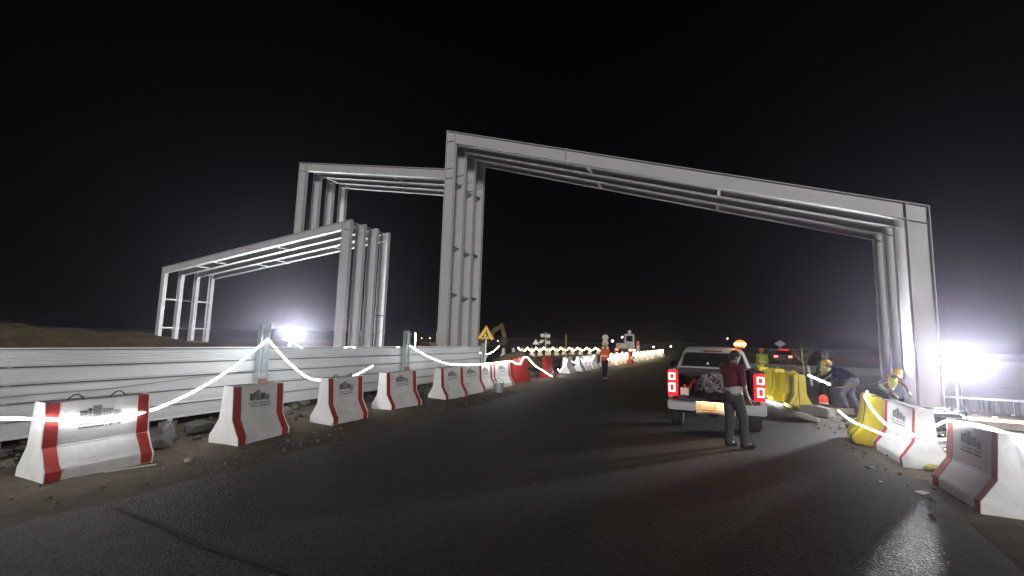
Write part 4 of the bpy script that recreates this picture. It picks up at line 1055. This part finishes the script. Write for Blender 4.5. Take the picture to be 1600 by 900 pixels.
scrap('stone', 'single pale round stone on the verge between the first two barriers', 'stone', (-6.55, 4.14, .0), .05, 'pale_stone', 1, .8)
scrap('plastic_scrap', 'crumpled clear white plastic sheet beside the foot of the right concrete barrier', 'plastic scrap', (3.75, 9.9, .03), .26, 'scrap_white', 2, .5)
scrap('plastic_scrap', 'small white plastic scrap on the asphalt below the leaning yellow barrier', 'plastic scrap', (2.25, 8.72, .012), .06, 'scrap_white', 3)
scrap('paper_scrap', 'pale paper scrap on the asphalt in front of the end barrier', 'paper scrap', (2.48, 7.55, .012), .10, 'scrap_white', 4, .12)
scrap('paper_scrap', 'tiny white paper bit in the streak of light on the asphalt', 'paper scrap', (2.15, 7.9, .012), .035, 'scrap_white', 5, .2)
scrap('dirt_heap', 'low sandy dirt heap spilt on the road edge below the concrete block', 'dirt heap', (1.95, 13.6, .0), .7, 'dirt', 6, .14)
scrap('dirt_heap', 'yellowish sand spilt at the foot of the right concrete barrier', 'dirt heap', (3.15, 9.05, .0), .22, mat('yellow_sand', (.42, .36, .08), .9, var=.4, scale=20), 7, .3)
scrap('boulder', 'grey boulder under the fence between the first two barriers', 'boulder', (-8.15, 5.3, .0), .24, 'rock', 8, .6)
scrap('boulder', 'rough boulder under the fence behind the second barrier gap', 'boulder', (-8.2, 7.0, .0), .2, 'rock', 9, .6)
def strip(name, label, pts, m, wd=.03):
    o = MB().tube(pts, wd, 5).build(name, m); tag(o, label, 'plastic scrap')
strip('plastic_strip', 'long flat white strip lying at the foot of the nearest barrier', [(-6.86, 3.35, .03), (-6.80, 3.6, .03), (-6.72, 3.85, .025)], 'paper', .011)
g = thing('plastic_bottle', 'clear plastic water bottle hanging by the right end of the nearest barrier', 'bottle', (-7.55, 4.45, .02))
MB().lathe([(.07, 0), (.08, .02), (.08, .30), (.03, .38), (.03, .40)], 12).build('bottle_body', 'clear_plastic', g, smooth='auto'); MB().lathe([(.034, .40), (.034, .43)], 10).build('cap', 'white_plastic', g)
g = thing('bucket', 'grey bucket on the ground in front of the last two emblem barriers', 'bucket', (-6.55, 14.25, 0))
MB().lathe([(.15, 0), (.18, .30), (.19, .30), (.19, .33), (.17, .33)], 16).build('pail', 'galvanised', g, smooth='auto'); MB().tube([(-.19, 0, .30), (-.15, 0, .42), (0, 0, .48), (.15, 0, .42), (.19, 0, .30)], .008, 5).build('handle', 'dark_metal', g)
g = thing('dead_shrub', 'bare dead shrub with a crooked stem in the dark beyond the yellow barriers', 'shrub', (4.3, 26, 0))
rnd = random.Random(8); st = MB(); st.tube([(0, 0, 0), (.03, 0, .8), (-.02, .02, 1.5), (-.05, 0, 2.1)], .04, 6, .012); st.build('trunk', 'pale_timber', g)
br = MB()
for i in range(16):
    z = rnd.uniform(.5, 1.9); a = rnd.uniform(0, 6.3); l = rnd.uniform(.3, .8)*(1.2-z*.35); e = (math.cos(a)*l, math.sin(a)*l, z+rnd.uniform(-.05, .35))
    br.tube([(0, 0, z), (e[0]*.5, e[1]*.5, z+.05), e], .014, 4, .004)
    for _ in range(2): br.tube([(e[0]*.6, e[1]*.6, z+.08), (e[0]*.8+rnd.uniform(-.2, .2), e[1]*.8+rnd.uniform(-.2, .2), z+rnd.uniform(.0, .4))], .008, 4, .003)
br.build('branches', 'pale_timber', g)
tag(MB().tube([(4.55, 25.5, 0), (4.42, 25.5, .95)], .05, 6).build('marker_post', 'white_plastic'), 'short leaning white post at the foot of the dead shrub', 'post')
tag(MB().box((3.0, 40, 0), (14, 40.3, .5)).build('kerb_wall', 'rock', bevel=.02), 'long low pale concrete kerb wall beyond the yellow barriers', 'kerb wall')

# ------------------------------------------------------------------ haze
hz = MB().box((-910, -65, -1), (910, 905, 13.5)).build('haze', 'black'); tag(hz, kind='stuff')
hm = bpy.data.materials.new('haze_air'); hm.use_nodes = True; n = hm.node_tree.nodes; n.clear()
o = n.new('ShaderNodeOutputMaterial'); v = n.new('ShaderNodeVolumePrincipled'); v.inputs['Color'].default_value = (.84, .80, 1, 1)  # haze colour; its violet tint imitates lens glare around the lamps
v.inputs['Density'].default_value = .0011; v.inputs['Anisotropy'].default_value = .88
hm.node_tree.links.new(v.outputs[0], o.inputs['Volume']); hz.data.materials.clear(); hz.data.materials.append(hm)
